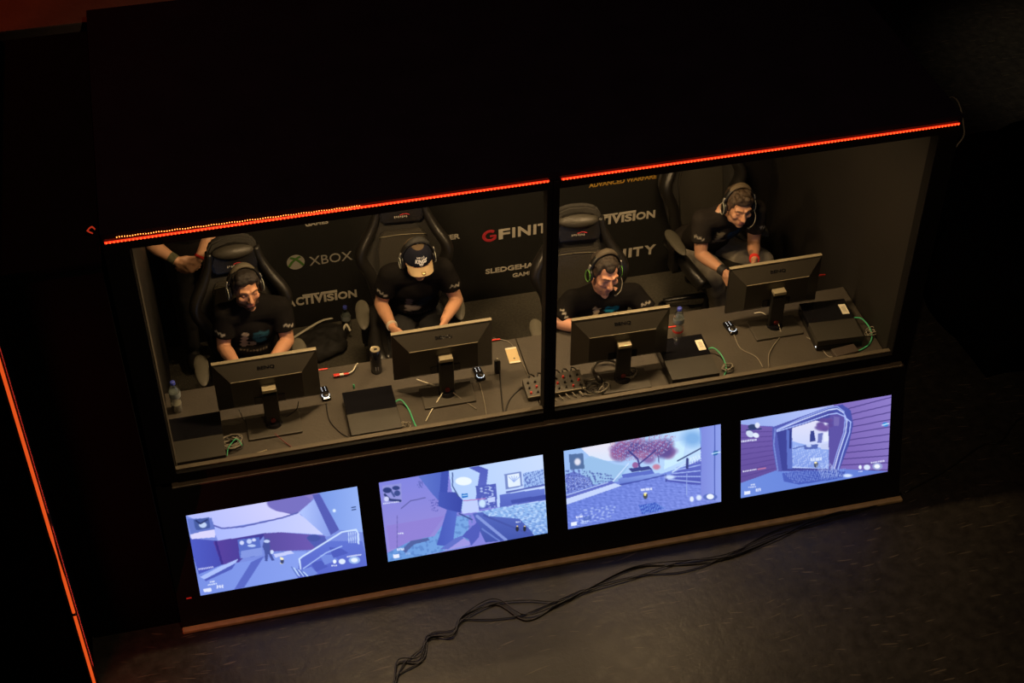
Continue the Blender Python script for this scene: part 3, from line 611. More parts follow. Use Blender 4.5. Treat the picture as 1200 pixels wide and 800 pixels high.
# ---------------------------------------------------------------- neighbouring dark booth on the left, with its orange corner strip
nb = empty('neighbour_booth', (-3.9, .9, 0)); tag(nb, 'black booth at the far left edge, seen as a dark mass behind the orange strip', 'booth')
bm = NB(); box(bm, -5.2+3.9, -2.66+3.9, -.30-.9, 2.15-.9, 0, 2.55, .005); obj('body', bm, M_drape, nb)
bm = NB(); box(bm, -5.25+3.9, -2.65+3.9, -.33-.9, 2.16-.9, 2.55, 2.60, .004); obj('roof_panel', bm, M_roof, nb)
t = empty('orange_led_strip', (-2.655, -.335, 0)); tag(t, 'thin orange led strip running down the corner of the dark booth at far left', 'led strip')
bm = NB(); sweep(bm, [(0, 0, .03), (0.002, 0, 1.2), (0, 0, 2.56)], .008, .008, n=8, k=4); obj('diffuser', bm, M_led_o, t, 60)
for z in (.7, 1.9):
    l = bpy.data.lights.new('strip_glow', 'AREA'); l.shape = 'RECTANGLE'; l.size = .02; l.size_y = 1.1; l.energy = 2.2; l.color = (1, .05, .03); o = bpy.data.objects.new('strip_glow', l); C.objects.link(o); o.parent = t; o.location = (.012, -.012, z); o.rotation_euler = Vector((1, -.15, 0)).to_track_quat('-Z', 'Y').to_euler()
for z in (.62,):
    bm = NB(); box(bm, -.013, .013, -.011, .012, z-.008, z+.008, .002); obj('clip', bm, M_plast, t)
bm = NB(); box(bm, -.02, .02, .008, .034, 0, 2.56); obj('channel', bm, M_plast, t)
bm = NB(); box(bm, -2.65, -2.175, .0, .03, 0, 2.50); box(bm, -2.65, -2.175, .03, 2.15, 2.50, 2.54); tag(obj('black_drape', bm, M_drape), 'black drape closing the gap between the two booths at left', 'drape')
bm = NB(); box(bm, -7.5, -.6, 2.42, 6.5, 0, 2.45, .01); tag(obj('stage_riser', bm, M_redwall), 'dim red-lit raised platform beyond the booths at top left', 'platform')
# ---------------------------------------------------------------- dark covered pile and cables right of the booth
bm = NB()
ell(bm, (3.85, 2.1, .35), (.72, .65, .45)); ell(bm, (3.6, 1.4, .3), (.65, .8, .40)); ell(bm, (4.5, 1.5, .25), (.8, .9, .38)); ell(bm, (4.05, 2.25, .6), (.33, .28, .30))
box(bm, 3.1, 5.1, .8, 2.6, 0, .2)
me = remesh(bm, .04, 6); co = getco(me); no = getno(me); co = co+no*(wob(co, 9)[:, None]*.03); co[:, 2] = np.maximum(co[:, 2], 0); me.vertices.foreach_set('co', co.ravel())
tag(obj('covered_equipment', me, M_drape, None, 0), 'black cloth-covered heap on the floor right of the booth', 'covered equipment')
def cable(name, pts, r, m, lab=None, cat='cable', group=None, parent=None, k=8, n=6):
    bm = NB(); sweep(bm, pts, r, n=n, k=k); o = obj(name, bm, m, parent, 0)
    if lab: tag(o, lab, cat, group)
    return o
cable('side_cable', [(2.165, .28, 2.27), (2.20, .30, 2.30), (2.30, .42, 2.31), (2.40, .8, 2.26), (2.42, 1.3, 1.5), (2.42, 1.4, .01)], .004, M_cable_g, 'thin grey cable hanging beside the right edge of the booth')
cable('floor_lead', [(2.171, -0.027, 0.006), (2.508, 0.092, 0.006), (2.807, 0.234, 0.006), (2.935, 0.235, 0.006), (3.073, 0.344, 0.006), (3.163, 0.402, 0.006), (3.278, 0.407, 0.006)], .006, M_cable, 'black cable curling over the dark floor at far right')
# bundle on the floor in front
trunk = [(-1.087, -0.690, 0.010), (-1.032, -0.588, 0.010), (-0.910, -0.546, 0.010), (-0.844, -0.425, 0.010), (-0.716, -0.437, 0.010), (-0.644, -0.350, 0.010), (-0.455, -0.314, 0.010), (-0.288, -0.379, 0.010), (-0.084, -0.359, 0.010), (0.105, -0.308, 0.010), (0.400, -0.256, 0.010), (0.681, -0.264, 0.010), (0.943, -0.260, 0.010), (1.265, -0.174, 0.010), (1.585, -0.112, 0.010), (1.981, -0.079, 0.010), (2.146, -0.032, 0.010)]
trunk = [(.40*trunk[0][0]+.6*trunk[0][0]-.08, trunk[0][1]-.25, .01)]+trunk
amps = [0, .01, .03, .035, .01, .02, .012, .05, .05, .012, .008, .03, .03, .01, .02, .015, .008, .004]
rnd = random.Random(4)
for j in range(4):
    pts = []
    for i, p in enumerate(trunk):
        a = amps[i]; s = math.sin(i*1.3+j*1.9); pts.append((p[0]+a*.5*math.cos(j*2.1+i), p[1]+a*1.5*s, .006+.004*j))
    cable('floor_cable', pts, .0045, M_cable, 'black cable in the loose bundle snaking over the floor before the screens', 'cable', 'bundled cables on the floor')

# ---------------------------------------------------------------- desk
DZ = .82
t = empty('desk', (0, .66, FZ)); tag(t, 'long dark desk behind the window holding the monitors', 'desk')
for x0, x1 in ((-2.08, -.012), (-.008, 2.08)):
    bm = NB(); box(bm, x0, x1, .352-.66, 1.0-.66, DZ-.03-FZ, DZ-FZ, .003); obj('worktop', bm, M_desk, t)
for x in (-2.0, -1.02, -.03, .98, 2.0):
    bm = NB(); box(bm, x-.03, x+.03, -.28, .28, 0, DZ-.03-FZ, .003); obj('leg', bm, M_plast, t)
# ---------------------------------------------------------------- monitors (backs face the window)
def monitor(x, y, lab, rz=0., tagm=True):
    t = empty('monitor', (x, y, DZ), rz); tag(t, lab, 'monitor', 'monitors along the desk')
    W_, z0, z1 = .575, .085, .425
    bm = NB(); box(bm, -W_/2, W_/2, -.006, .012, z0, z1, .004); obj('bezel', bm, M_plast, t)
    bm = NB(); box(bm, -W_/2+.014, W_/2-.014, .012, .0135, z0+.022, z1-.014); obj('display', bm, M_mon, t)
    # rear housing: four bevelled slopes to a raised block
    o_ = [(-W_/2+.002, z0+.002), (W_/2-.002, z0+.002), (W_/2-.002, z1-.002), (-W_/2+.002, z1-.002)]
    i_ = [(-.20, z0+.07), (.19, z0+.07), (.19, z1-.088), (-.20, z1-.088)]
    bm = NB(); A = [bm.verts.new((a, -.005, b)) for a, b in o_]; B = [bm.verts.new((a, -.072, b)) for a, b in i_]
    bm.faces.new(A); bm.faces.new(B)
    for k in range(4): bm.faces.new((A[k], A[(k+1) % 4], B[(k+1) % 4], B[k]))
    obj('rear_housing', bm, M_monback, t)
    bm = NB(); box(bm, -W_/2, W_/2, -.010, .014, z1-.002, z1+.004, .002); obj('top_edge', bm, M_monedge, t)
    bm = NB(); sweep(bm, [(-.20, -.073, z1-.088), (.19, -.073, z1-.088)], .0022, smooth=False, n=6); obj('edge_highlight_line', bm, M_monedge, t)  # thin pale line paints the highlight on the housing edge
    # maker's lettering moulded in the upper slope
    n = Vector((0, -.086, .067)).normalized(); up_ = Vector((0, .067, .086)).normalized(); c = Vector((-.045, -.045, z1-.052))
    text_on('lettering', 'BENQ', lambda a, b, d: c+Vector((a, 0, 0))+up_*b+n*d, .095, .022, t, M_gloss, .02, .0015)
    bm = NB(); box(bm, -.085, .085, -.078, -.070, z0+.07, z0+.12, .002); obj('port_cover', bm, M_gloss, t)
    # stand
    bm = NB(); box(bm, -.043, .043, -.112, -.080, .02, .27, .006); box(bm, -.038, .038, -.112, -.060, .235, .272, .004); obj('stand_column', bm, M_plast, t)
    bm = NB(); box(bm, -.039, .039, -.118, -.070, .262, .284, .003); o = obj('column_cap', bm, M_silver, t); o['label'] = 'pale metallic column cap'
    bm = NB(); box(bm, -.15, .15, -.20, -.02, 0, .014, .005); obj('base_plate', bm, M_plast_m, t)
    bm = NB(); cyl(bm, (0, -.1, .012), (0, -.1, .03), .05, .04, 20); obj('swivel', bm, M_gloss, t)
    bm = NB(); cyl(bm, (0, -.119, .05), (0, -.110, .05), .014, .014, 16); o = obj('cable_ring', bm, M_darkred, t); o['label'] = 'dark red cable ring'
    bm = NB(); prism(bm, [(W_/2-.03, .245), (W_/2-.002, .242), (W_/2+.004, .256), (W_/2-.004, .264)], lambda a, b, h: Vector((a, .014+h, b)), .004); o = obj('plug_tip', bm, M_white, t)
    bm = NB(); box(bm, W_/2, W_/2+.052, .012, .022, .248, .256, .002); o = obj('side_plug', bm, M_red, t); o['label'] = 'red plug sticking out of the monitor side'
    return t
M_mon = mat('lit_monitor_display', (.01, .01, .012), .3, emit=(.45, .58, 1.0), es=.6)
M_monback = mat('monitor_back_plastic', (.030, .026, .020), .36, noise=(8, .2))
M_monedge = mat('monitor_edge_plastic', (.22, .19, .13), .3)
M_darkred = mat('dark_red_plastic', (.13, .01, .012), .4)
monitor(-1.500, .695, 'monitor with its back to the glass in front of the person furthest left')
monitor(-.505, .715, 'monitor in front of the person in the cap')
monitor(.505, .595, 'monitor just right of the window post in front of the bowed person', -.02)
monitor(1.525, .835, 'monitor furthest right on the desk, in front of the person in grey jeans')
# ---------------------------------------------------------------- consoles
def console(x, y, lab, rz=0., label=False, led=False):
    t = empty('game_console', (x, y, DZ), rz); tag(t, lab, 'game console', 'game consoles along the window side of the desk')
    bm = NB(); box(bm, -.141, .141, -.175, .175, 0, .034, .002); box(bm, -.138, .138, -.172, .172, .034, .038); obj('lower_case', bm, M_plast, t)
    bm = NB(); box(bm, -.142, .142, -.176, -.008, .038, .078, .002); obj('vented_half', bm, M_consm, t)
    bm = NB(); box(bm, -.142, .142, -.006, .176, .038, .078, .002); o = obj('glossy_half', bm, M_gloss, t); o['label'] = 'glossy half of the lid'
    if label:
        bm = NB(); box(bm, .085, .128, .035, .125, .078, .0795); text_ = obj('sticker', bm, M_white, t); text_['label'] = 'white paper sticker'
        bm = NB()
        for k in range(4): box(bm, .098+k*.006, .100+k*.006, .055, .105, .0795, .0799)
        obj('sticker_print', bm, M_cable_g, t)
    if led:
        bm = NB(); cyl(bm, (-.143, -.16, .022), (-.139, -.16, .022), .005, .005, 10); o = obj('power_light', bm, M_wled, t); o['label'] = 'small white power light'
    return t
M_consm = mat('satin_console_lid', (.030, .027, .021), .5, noise=(40, .1))
console(-1.925, .520, 'game console at the left end of the desk behind a water bottle', .0)
console(-.955, .510, 'game console beside the tall dark drink can')
console(.900, .525, 'game console with a white sticker standing in front of the water bottle with red print', -.02, True, True)
console(1.840, .640, 'game console with a white sticker at the right end of the desk', -.06, True, True)
bm = NB(); box(bm, -.075, .075, -.035, .035, 0, .035, .004, Matrix.Rotation(.1, 4, 'Z')); o = obj('power_brick', bm, mat('brown_grey_plastic', (.055, .042, .034), .5)); o.location = (1.840, 0.410, 0.840); o.location.z = DZ; tag(o, 'grey power brick lying in front of the right-hand console', 'power supply')
# ---------------------------------------------------------------- bottles, can, phone
def bottle(x, y, z, lab, band=None):
    t = empty('water_bottle', (x, y, z)); tag(t, lab, 'bottle', 'plastic water bottles')
    prof = [(.022, .0), (.031, .004), (.032, .02), (.030, .03), (.032, .04), (.032, .075), (.028, .085), (.0285, .095), (.032, .105), (.032, .145), (.026, .17), (.014, .19), (.0125, .205)]
    bm = NB(); lathe(bm, prof, 24); obj('bottle_body', bm, M_bottle, t, 60)
    bm = NB(); lathe(bm, [(.0145, .198), (.0145, .215), (.012, .218)], 20); obj('cap', bm, M_bluecap, t, 60)
    bm = NB(); lathe(bm, [(.0325, .108), (.0328, .110), (.0328, .140), (.0325, .142)], 24); o = obj('label_sleeve', bm, M_sleeve, t, 60)
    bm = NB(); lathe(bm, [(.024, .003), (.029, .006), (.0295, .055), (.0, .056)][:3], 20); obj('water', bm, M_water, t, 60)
    if band:
        bm = NB(); lathe(bm, [(.0325, .040), (.033, .042), (.033, .052), (.0325, .054)], 24); o = obj('red_band', bm, M_red, t, 60)
M_sleeve = mat('pale_blue_label', (.20, .23, .23), .5)
M_water = mat('water_glint', (.46, .44, .36), .12, metal=.0, coat=1.)  # pale opaque colour paints the white glints in the water
bottle(-2.015, .845, DZ, 'water bottle at the left end of the desk behind the first console')
bottle(-.900, 2.14, FZ, 'water bottle on the booth floor against the back banner')
bottle(.935, .800, DZ, 'water bottle with a red band on the desk behind the console with the sticker', True)
t = empty('drink_can', (-.865, .905, DZ)); tag(t, 'tall dark drink can with a pale top on the desk beside the capped person', 'can')
bm = NB(); lathe(bm, [(.026, 0), (.033, .006), (.033, .155), (.027, .166)], 24); obj('can_body', bm, M_gloss, t, 50)
bm = NB(); lathe(bm, [(.027, .166), (.0285, .170), (.0285, .172), (.025, .171), (.024, .168)], 24); obj('lid', bm, M_silver, t, 50)
bm = NB(); box(bm, -.006, .012, -.008, .008, .169, .1725, .002); obj('pull_tab', bm, M_plast, t)
bm = NB(); prism(bm, [(-.3, .03), (.3, .03), (.3, .06), (-.3, .06)], lambda a, b, h: Vector(((.0332+h)*math.sin(a), -(.0332+h)*math.cos(a), b)), .0008); obj('printed_patch', bm, M_logo_grey, t)
t = empty('phone', (-0.063, 0.850, 0.820), -.02); tag(t, 'gold-backed phone lying face down on the desk left of the window post', 'phone')
bm = NB(); box(bm, -.034, .034, -.069, .069, 0, .007, .003); obj('phone_case', bm, M_gold, t)
for y in (-.0685, .056):
    bm = NB(); box(bm, -.033, .033, y, y+.0125, .0068, .0075); obj('end_strip', bm, M_white, t)
bm = NB(); cyl(bm, (.002, -.030, .007), (.002, -.030, .0074), .006, .006, 14); obj('back_emblem', bm, M_plast_m, t)
t = empty('aerosol_can', (-0.183, 0.733, 0.820)); tag(t, 'small black can with a pale tip standing by the phone', 'can')
bm = NB(); lathe(bm, [(.017, 0), (.019, .004), (.019, .085), (.012, .095)], 18); obj('can_body', bm, M_plast, t, 50)
bm = NB(); cyl(bm, (0, 0, .094), (0, 0, .106), .008, .006, 12); obj('nozzle', bm, M_cable_g, t)
# ---------------------------------------------------------------- glowing headset amplifiers
def amp(x, y, lab, rz=0.):
    t = empty('headset_amplifier', (x, y, DZ), rz); tag(t, lab, 'headset amplifier', 'small headset amplifiers with ring lights')
    bm = NB(); box(bm, -.026, .026, -.045, .065, 0, .022, .008); obj('case', bm, M_gloss, t)
    bm = NB(); lathe(bm, [(.020, .022), (.020, .030), (.016, .033)], 20, Matrix.Translation((0, -.016, 0))); obj('dial', bm, M_plast, t, 50)
    bm = NB(); n = 10
    for k in range(n):
        a0, a1 = 2*PI*k/n, 2*PI*(k+.72)/n
        prism(bm, [(.0205, a0), (.0228, a0), (.0228, a1), (.0205, a1)], lambda r, a, h: Vector((r*math.cos(a), -.016+r*math.sin(a), .0222+h)), .0025)
    obj('ring_light', bm, M_wled, t)
    bm = NB()
    for k in range(3):
        for s in (-1, 1): box(bm, s*.010-.0018, s*.010+.0018, .022+k*.014, .0245+k*.014, .022, .0236)
    obj('indicator_lights', bm, M_wled2, t)
    return t
M_wled2 = mat('white_indicator', (.8, .85, 1), .4, emit=(.75, .82, 1.0), es=1.6)
def at2(p): return p[0], p[1]
amp(*at2((-1.186, 0.764, 0.840)), 'glowing headset amplifier between the leftmost monitor and the second console', .1)
amp(*at2((-0.292, 0.721, 0.840)), 'glowing headset amplifier right of the capped person\'s monitor', .1)
amp(*at2((1.263, 0.770, 0.840)), 'glowing headset amplifier left of the rightmost monitor', .15)
# ---------------------------------------------------------------- mixing console
MIXC = (.100, .520)
t = empty('audio_mixer', (MIXC[0], MIXC[1], DZ), .01); tag(t, 'small audio mixer with red and black knobs on the desk behind the window post', 'audio mixer')
bm = NB(); prism(bm, [(-.065, 0), (.065, 0), (.065, .055), (-.065, .030)], lambda a, b, h: Vector((-.17+h, a, b)), .34); obj('chassis', bm, M_plast_m, t)
bm = NB(); box(bm, -.172, .172, -.069, -.064, .024, .032, .001); obj('front_trim', bm, M_monedge, t)
for i in range(8):
    for j in range(3):
        x = -.145+i*.0415; y = -.042+j*.036; z = .030+(y+.065)/.13*.025
        bm = NB(); cyl(bm, (x, y, z-.001), (x, y, z+.012), .0068, .0055, 12)
        o = obj('knob', bm, (M_red if (i+j*2) % 3 == 0 else M_plast), t)
for i in range(6):
    x = -.13+i*.05; bm = NB(); sweep(bm, [(x, .06, .045), (x+.005, .085, .06), (x+.03, .10, .04), (x+.05, .10, .006)], .004, n=6); obj('plugged_lead', bm, M_cable, t, 0)
for i in range(5):
    x = -.03+i*.04; bm = NB(); sweep(bm, [(x, -.066, .012), (x+.004, -.085, .016), (x+.018, -.105, .004)], .0035, n=6); obj('front_lead', bm, M_cable_g, t, 0)
# ---------------------------------------------------------------- cables on the desk
def dz(p, z=.004): return (p[0], p[1], DZ+z)
def dc(name, px, r, m, lab, **k): cable(name, px, r, m, lab, **k)
dc('green_cable', [(-.815, .600, DZ+.02), (-.775, .60, DZ+.03), (-.745, .54, DZ+.01), (-.735, .45, DZ+.006), (-.73, .37, DZ+.02)], .0045, M_green_c, 'green network cable at the console beside the dark can')
dc('green_cable', [(1.04, .60, DZ+.03), (1.09, .60, DZ+.04), (1.125, .54, DZ+.02), (1.12, .45, DZ+.006), (1.085, .39, DZ+.006)], .0045, M_green_c, 'green network cable at the middle-right console behind the window')
dc('green_cable', [(1.985, .66, DZ+.05), (2.04, .63, DZ+.05), (2.065, .55, DZ+.02), (2.03, .47, DZ+.006), (1.95, .42, DZ+.006), (1.85, .40, DZ+.006)], .0045, M_green_c, 'green network cable looping round the console at the right end')
dc('amplifier_lead', [(-1.191, 0.703, 0.824), (-1.192, 0.560, 0.824), (-1.150, 0.451, 0.824), (-1.110, 0.400, 0.824)], .003, M_cable, 'thin black lead from the left ring-lit amplifier to the sill')
dc('amplifier_lead', [(-0.306, 0.660, 0.824), (-0.311, 0.521, 0.824), (-0.326, 0.389, 0.830)], .003, M_cable_g, 'thin grey lead from the middle ring-lit amplifier to the sill')
dc('amplifier_lead', [(1.265, 0.724, 0.824), (1.262, 0.598, 0.824), (1.324, 0.505, 0.824), (1.332, 0.411, 0.824)], .003, M_cable_g, 'thin grey lead from the right ring-lit amplifier to the sill')
dc('monitor_lead', [(-1.678, 0.723, 0.860), (-1.651, 0.655, 0.824), (-1.589, 0.605, 0.824)], .003, M_cable, 'black lead hanging below the left part of the leftmost monitor')
dc('monitor_lead', [(-1.344, 0.671, 0.900), (-1.365, 0.648, 0.860), (-1.432, 0.632, 0.830)], .003, M_cable, 'black lead hanging below the right part of the leftmost monitor')
dc('white_lead', [(-0.656, 0.763, 0.840), (-0.594, 0.722, 0.830), (-0.542, 0.680, 0.830)], .0025, M_white, 'thin white lead left of the stand of the monitor facing the capped person')
dc('white_lead', [(-0.532, 0.604, 0.850), (-0.603, 0.524, 0.826), (-0.667, 0.421, 0.830)], .0028, M_white, 'white lead running down left from the second monitor stand')
dc('white_lead', [(-0.475, 0.590, 0.850), (-0.419, 0.530, 0.826), (-0.371, 0.454, 0.826)], .0025, M_cable_g, 'pale lead running down right from the second monitor stand')
dc('mixer_lead', [(-0.156, 0.806, 0.824), (-0.064, 0.869, 0.824)][:1]+[(-0.225, 0.399, 0.824), (-0.169, 0.487, 0.824), (-0.087, 0.561, 0.826), (0.009, 0.578, 0.850), (0.123, 0.588, 0.850)], .004, M_cable, 'black cable curving from the audio mixer to the sill')
dc('phone_lead', [(-0.142, 1.022, 0.830), (-0.052, 0.960, 0.824), (-0.025, 0.774, 0.824), (-0.015, 0.606, 0.830)], .0022, M_cable_g, 'thin pale lead running past the phone to the audio mixer')
dc('grey_lead', [(1.677, 0.602, 0.824), (1.721, 0.535, 0.824), (1.735, 0.423, 0.824), (1.757, 0.399, 0.826), (1.695, 0.391, 0.826)], .0028, M_cable_g, 'thin grey lead left of the power brick')
dc('monitor_lead', [(1.543, 0.727, 0.860), (1.536, 0.657, 0.826), (1.464, 0.579, 0.826), (1.400, 0.496, 0.830), (1.363, 0.397, 0.830)], .0035, M_cable_g, 'grey lead hanging from the rightmost monitor stand to the sill')
dc('monitor_lead', [(-1.504, 0.485, 0.860), (-1.457, 0.435, 0.830), (-1.413, 0.370, 0.830)], .003, M_darkred, 'dark red lead below the stand of the leftmost monitor')
dc('silver_lead', [(-1.698, 0.382, 0.826), (-1.622, 0.391, 0.826), (-1.560, 0.403, 0.826)], .003, M_silver, 'pale lead lying on the sill side of the leftmost monitor stand')
dc('white_lead', [(1.451, 0.881, 0.826), (1.494, 0.879, 0.826), (1.516, 0.849, 0.826)], .003, M_white, 'short white lead behind the rightmost amplifier')
def tangle(c, r, n, m, lab, seed, extra=None):
    rd = random.Random(seed); t = empty('cable_tangle', (c[0], c[1], DZ)); tag(t, lab, 'cables')
    for k in range(n):
        pts = []; a0 = rd.random()*6.28; rr = r*(.4+.6*rd.random())
        for i in range(9):
            a = a0+i*.95; q = rr*(.55+.45*rd.random()); pts.append((q*math.cos(a), q*math.sin(a)*.8, .006+.03*rd.random()))
        bm = NB(); sweep(bm, pts, .003, n=5, k=5); obj('loop', bm, extra if extra and k % 3 == 0 else m, t, 0)
tangle((-1.742, 0.490, 0.830), .085, 9, M_cable_g, 'tangle of leads between the first console and the leftmost stand', 1, M_cable)
cable('green_lead', [(-1.779, 0.404, 0.830), (-1.763, 0.447, 0.850), (-1.715, 0.483, 0.870), (-1.689, 0.453, 0.840)], .0028, M_green_c, 'short green lead in the tangle beside the first console')
tangle((0.317, 0.460, 0.830), .10, 6, M_cable, 'knot of black leads right of the audio mixer', 2, M_cable_g)
tangle((-0.788, 0.400, 0.830), .045, 3, M_cable_g, 'small tangle at the right front corner of the second console', 3)
tangle((0.549, 0.516, 0.830), .07, 5, M_cable, 'tangle of leads around the third monitor stand', 5, M_cable_g)
tangle((1.126, 0.439, 0.830), .05, 3, M_cable_g, 'small tangle right of the middle-right console', 6)
tangle((2.065, 0.542, 0.830), .05, 3, M_cable_g, 'small tangle right of the rightmost console', 8)
# pale striped box of the headset lying by the third monitor
t = empty('desk_headset', (0.437, 0.573, 0.830), .25); t.location.z = DZ; tag(t, 'spare headset with a pale padded band lying left of the third monitor stand', 'headset')
bm = NB(); sweep(bm, [(-.085, -.02, .02), (-.07, .05, .03), (0, .085, .035), (.07, .05, .03), (.085, -.02, .02)], .008, .014, n=8); obj('headband', bm, M_plast_m, t, 0)
for s in (-1, 1):
    bm = NB(); ell(bm, (s*.085, -.04, .028), (.018, .038, .028)); obj('ear_cup', bm, M_plast, t, 0)
t = empty('controller_plug', (-1.116, 0.907, 0.830), .0); tag(t, 'bright red and white connector with a pale lead left of the tall can', 'plug')
bm = NB(); box(bm, 0, .035, -.010, .010, 0, .012, .003); obj('red_end', bm, M_red, t)
bm = NB(); box(bm, .034, .06, -.008, .008, 0, .011, .003); obj('white_end', bm, M_white, t)
bm = NB(); box(bm, .058, .09, -.007, .007, 0, .010, .003); obj('red_tail', bm, M_red, t)
bm = NB(); sweep(bm, [(.088, 0, .006), (.115, .015, .007), (.135, .045, .012), (.15, .05, .03)], .004, n=6); obj('lead', bm, M_white, t, 0)
bm = NB(); lathe(bm, [(.005, 0), (.006, .02), (.004, .03)], 10); o = obj('green_stylus', bm, M_green_c); o.location = (-1.021, 0.736, 0.870); tag(o, 'small green-tipped peg on the console beside the dark can', 'peg')
# black bag on the booth floor
bm = NB(); ell(bm, (0, 0, .06), (.20, .13, .075)); ell(bm, (.08, .07, .07), (.13, .09, .07)); ell(bm, (-.10, -.05, .04), (.14, .10, .05))
me = remesh(bm, .012, 5); co = getco(me); no = getno(me); co = co+no*((wob(co, 34)*.013+wob(co, 80, 2)*.007)[:, None]); co[:, 2] = np.maximum(co[:, 2], 0); me.vertices.foreach_set('co', co.ravel())
t = empty('black_bag', (-1.12, 1.98, FZ)); tag(t, 'crumpled black bag with a white strap on the booth floor between the two left chairs', 'bag')
obj('bag_body', me, mat('black_nylon', (.010, .009, .008), .75), t, 0)
bm = NB(); sweep(bm, [(-.20, .02, .10), (-.07, .06, .145), (.05, .12, .155), (.13, .15, .14)], .010, .003, n=6); obj('strap', bm, mat('white_strap', (.55, .52, .42), .6), t, 0)
bm = NB(); sweep(bm, [(.18, .05, .10), (.21, .08, .13), (.23, .04, .10)], .008, .003, n=6); obj('tag_loop', bm, M_white, t, 0)
# ---------------------------------------------------------------- gaming chairs
def chair(x, y, lab, rz=0., pillow=True, proto=None):
    t = empty('gaming_chair', (x, y, FZ), rz); tag(t, lab, 'chair', 'black racing-style gaming chairs')
    if proto:
        for ch in proto.children:
            if ch.name.startswith('head_pillow') and not pillow: continue
            copy_tree(ch, t)
        return t
    # seat
    bm = NB(); box(bm, -.20, .20, -.26, .22, .40, .50, .03, seg=3); obj('seat', bm, M_leather, t, 40)
    for s in (-1, 1):
        bm = NB(); sweep(bm, [(s*.225, .22, .48), (s*.235, 0, .50), (s*.235, -.18, .50), (s*.20, -.27, .46)], .042, .055, n=12); obj('seat_bolster', bm, M_leather, t, 0)
    # back: leaning shell
    A = math.radians(11); base = Vector((0, .24, .46))
    def B(u, v, d):
        v *= .95; return base+Vector((u, v*math.sin(A)-d*math.cos(A), v*math.cos(A)+d*math.sin(A)))
    half = [(.17, -.02), (.20, .12), (.225, .30), (.280, .42), (.275, .50), (.20, .62), (.155, .72), (.15, .80), (.12, .86), (.05, .885)]
    poly = half+[(-a, b) for a, b in half[::-1]]
    bm = NB(); prism(bm, poly, lambda a, b, h: B(a, b, -.035+h), .06)
    bmesh.ops.bevel(bm, geom=[e for e in bm.edges], offset=.012, segments=2, affect='EDGES'); obj('backrest', bm, M_fabric, t, 50)
    bm = NB(); pad = [(.13, .02), (.15, .2), (.155, .36), (.16, .48), (.135, .58), (.115, .60)]; prism(bm, pad+[(-a, b) for a, b in pad[::-1]], lambda a, b, h: B(a, b, .02+h), .03)
    bmesh.ops.bevel(bm, geom=[e for e in bm.edges], offset=.010, segments=2, affect='EDGES'); obj('back_cushion', bm, M_leather_g, t, 50)
    for s in (-1, 1):
        pts = [B(s*.155, .0, .02), B(s*.19, .14, .045), B(s*.215, .30, .065), B(s*.264, .42, .080), B(s*.260, .50, .075), B(s*.198, .61, .045), B(s*.155, .71, .03), B(s*.135, .80, .022)]
        bm = NB(); sweep(bm, pts, .035, .054, ref=(0, -1, .2), n=12, taper=lambda f: .75+.35*math.sin(PI*min(1, f*1.15))); obj('side_wing', bm, M_leather, t, 0)
    bm = NB(); sweep(bm, [B(-.145, .565, .052), B(0, .575, .055), B(.145, .565, .052)], .0022, n=6); obj('seam_highlight', bm, M_seam_hl, t, 0)  # pale line paints the highlight along the back seam
    hp = [(.125, .66), (.14, .74), (.11, .83), (0, .86)]
    bm = NB(); prism(bm, hp+[(-a, b) for a, b in hp[:-1][::-1]], lambda a, b, h: B(a, b, .02+h), .05)
    bmesh.ops.bevel(bm, geom=[e for e in bm.edges], offset=.014, segments=2, affect='EDGES'); hr = obj('headrest', bm, M_leather, t, 60)
    bm = NB(); ell(bm, (0, 0, 0), (.125, .055, .045)); bmesh.ops.transform(bm, matrix=Matrix.Translation(B(0, .80, .05)) @ Matrix.Rotation(-A, 4, 'X'), verts=bm.verts[:]); obj('head_pillow', bm, M_leather_g, t, 0)
    bm = NB()
    for k in range(7): box(bm, -.045+k*.012, -.038+k*.012, 0, .0015, -.006+.003*(k % 2), .007)
    bmesh.ops.transform(bm, matrix=Matrix.Translation(B(0, .71, .073)) @ Matrix.Rotation(-A, 4, 'X'), verts=bm.verts[:]); obj('embroidered_logo', bm, M_logo_grey, t)
    bm = NB(); sweep(bm, [B(-.01, .722, .073), B(.02, .73, .073), B(.05, .722, .073)], .003, .0012, ref=(0, -1, 0), n=6); o = obj('embroidered_arc', bm, M_logo_red, t, 0)
    for s in (-1, 1):
        bm = NB(); ell(bm, (s*.295, -.03, .655), (.042, .135, .020), u=20, v=10); ell(bm, (s*.292, .03, .652), (.046, .10, .020)); me = remesh(bm, .006, 2); o = obj('armrest', me, M_armpad, t, 0)
        bm = NB(); box(bm, s*.285-.025, s*.285+.025, -.03, .05, .42, .64, .01); box(bm, s*.285-.035, s*.285+.035, -.06, .06, .60, .642, .008); obj('arm_post', bm, M_plast, t)
        bm = NB(); box(bm, min(s*.18, s*.30), max(s*.18, s*.30), -.02, .05, .395, .42, .004); obj('arm_bracket', bm, M_plast, t)
    bm = NB(); cyl(bm, (0, 0, .10), (0, 0, .25), .03, .03, 16); cyl(bm, (0, 0, .25), (0, 0, .37), .018, .018, 12); box(bm, -.10, .10, -.12, .14, .365, .40, .01); obj('gas_lift', bm, M_plast, t)
    for k in range(5):
        a = 2*PI*k/5+PI/2; c, s_ = math.cos(a), math.sin(a)
        bm = NB(); sweep(bm, [(0, 0, .12), (.15*c, .15*s_, .105), (.31*c, .31*s_, .075)], .026, .018, n=8, taper=lambda f: 1-.35*f); lg = obj('base_leg', bm, M_plast, t, 0)
        bm = NB()
        for q in (-1, 1): cyl(bm, (.31*c-q*s_*.008, .31*s_+q*c*.008, .028), (.31*c-q*s_*.024, .31*s_+q*c*.024, .028), .028, .028, 16)
        obj('caster', bm, M_gloss, lg)
    return t
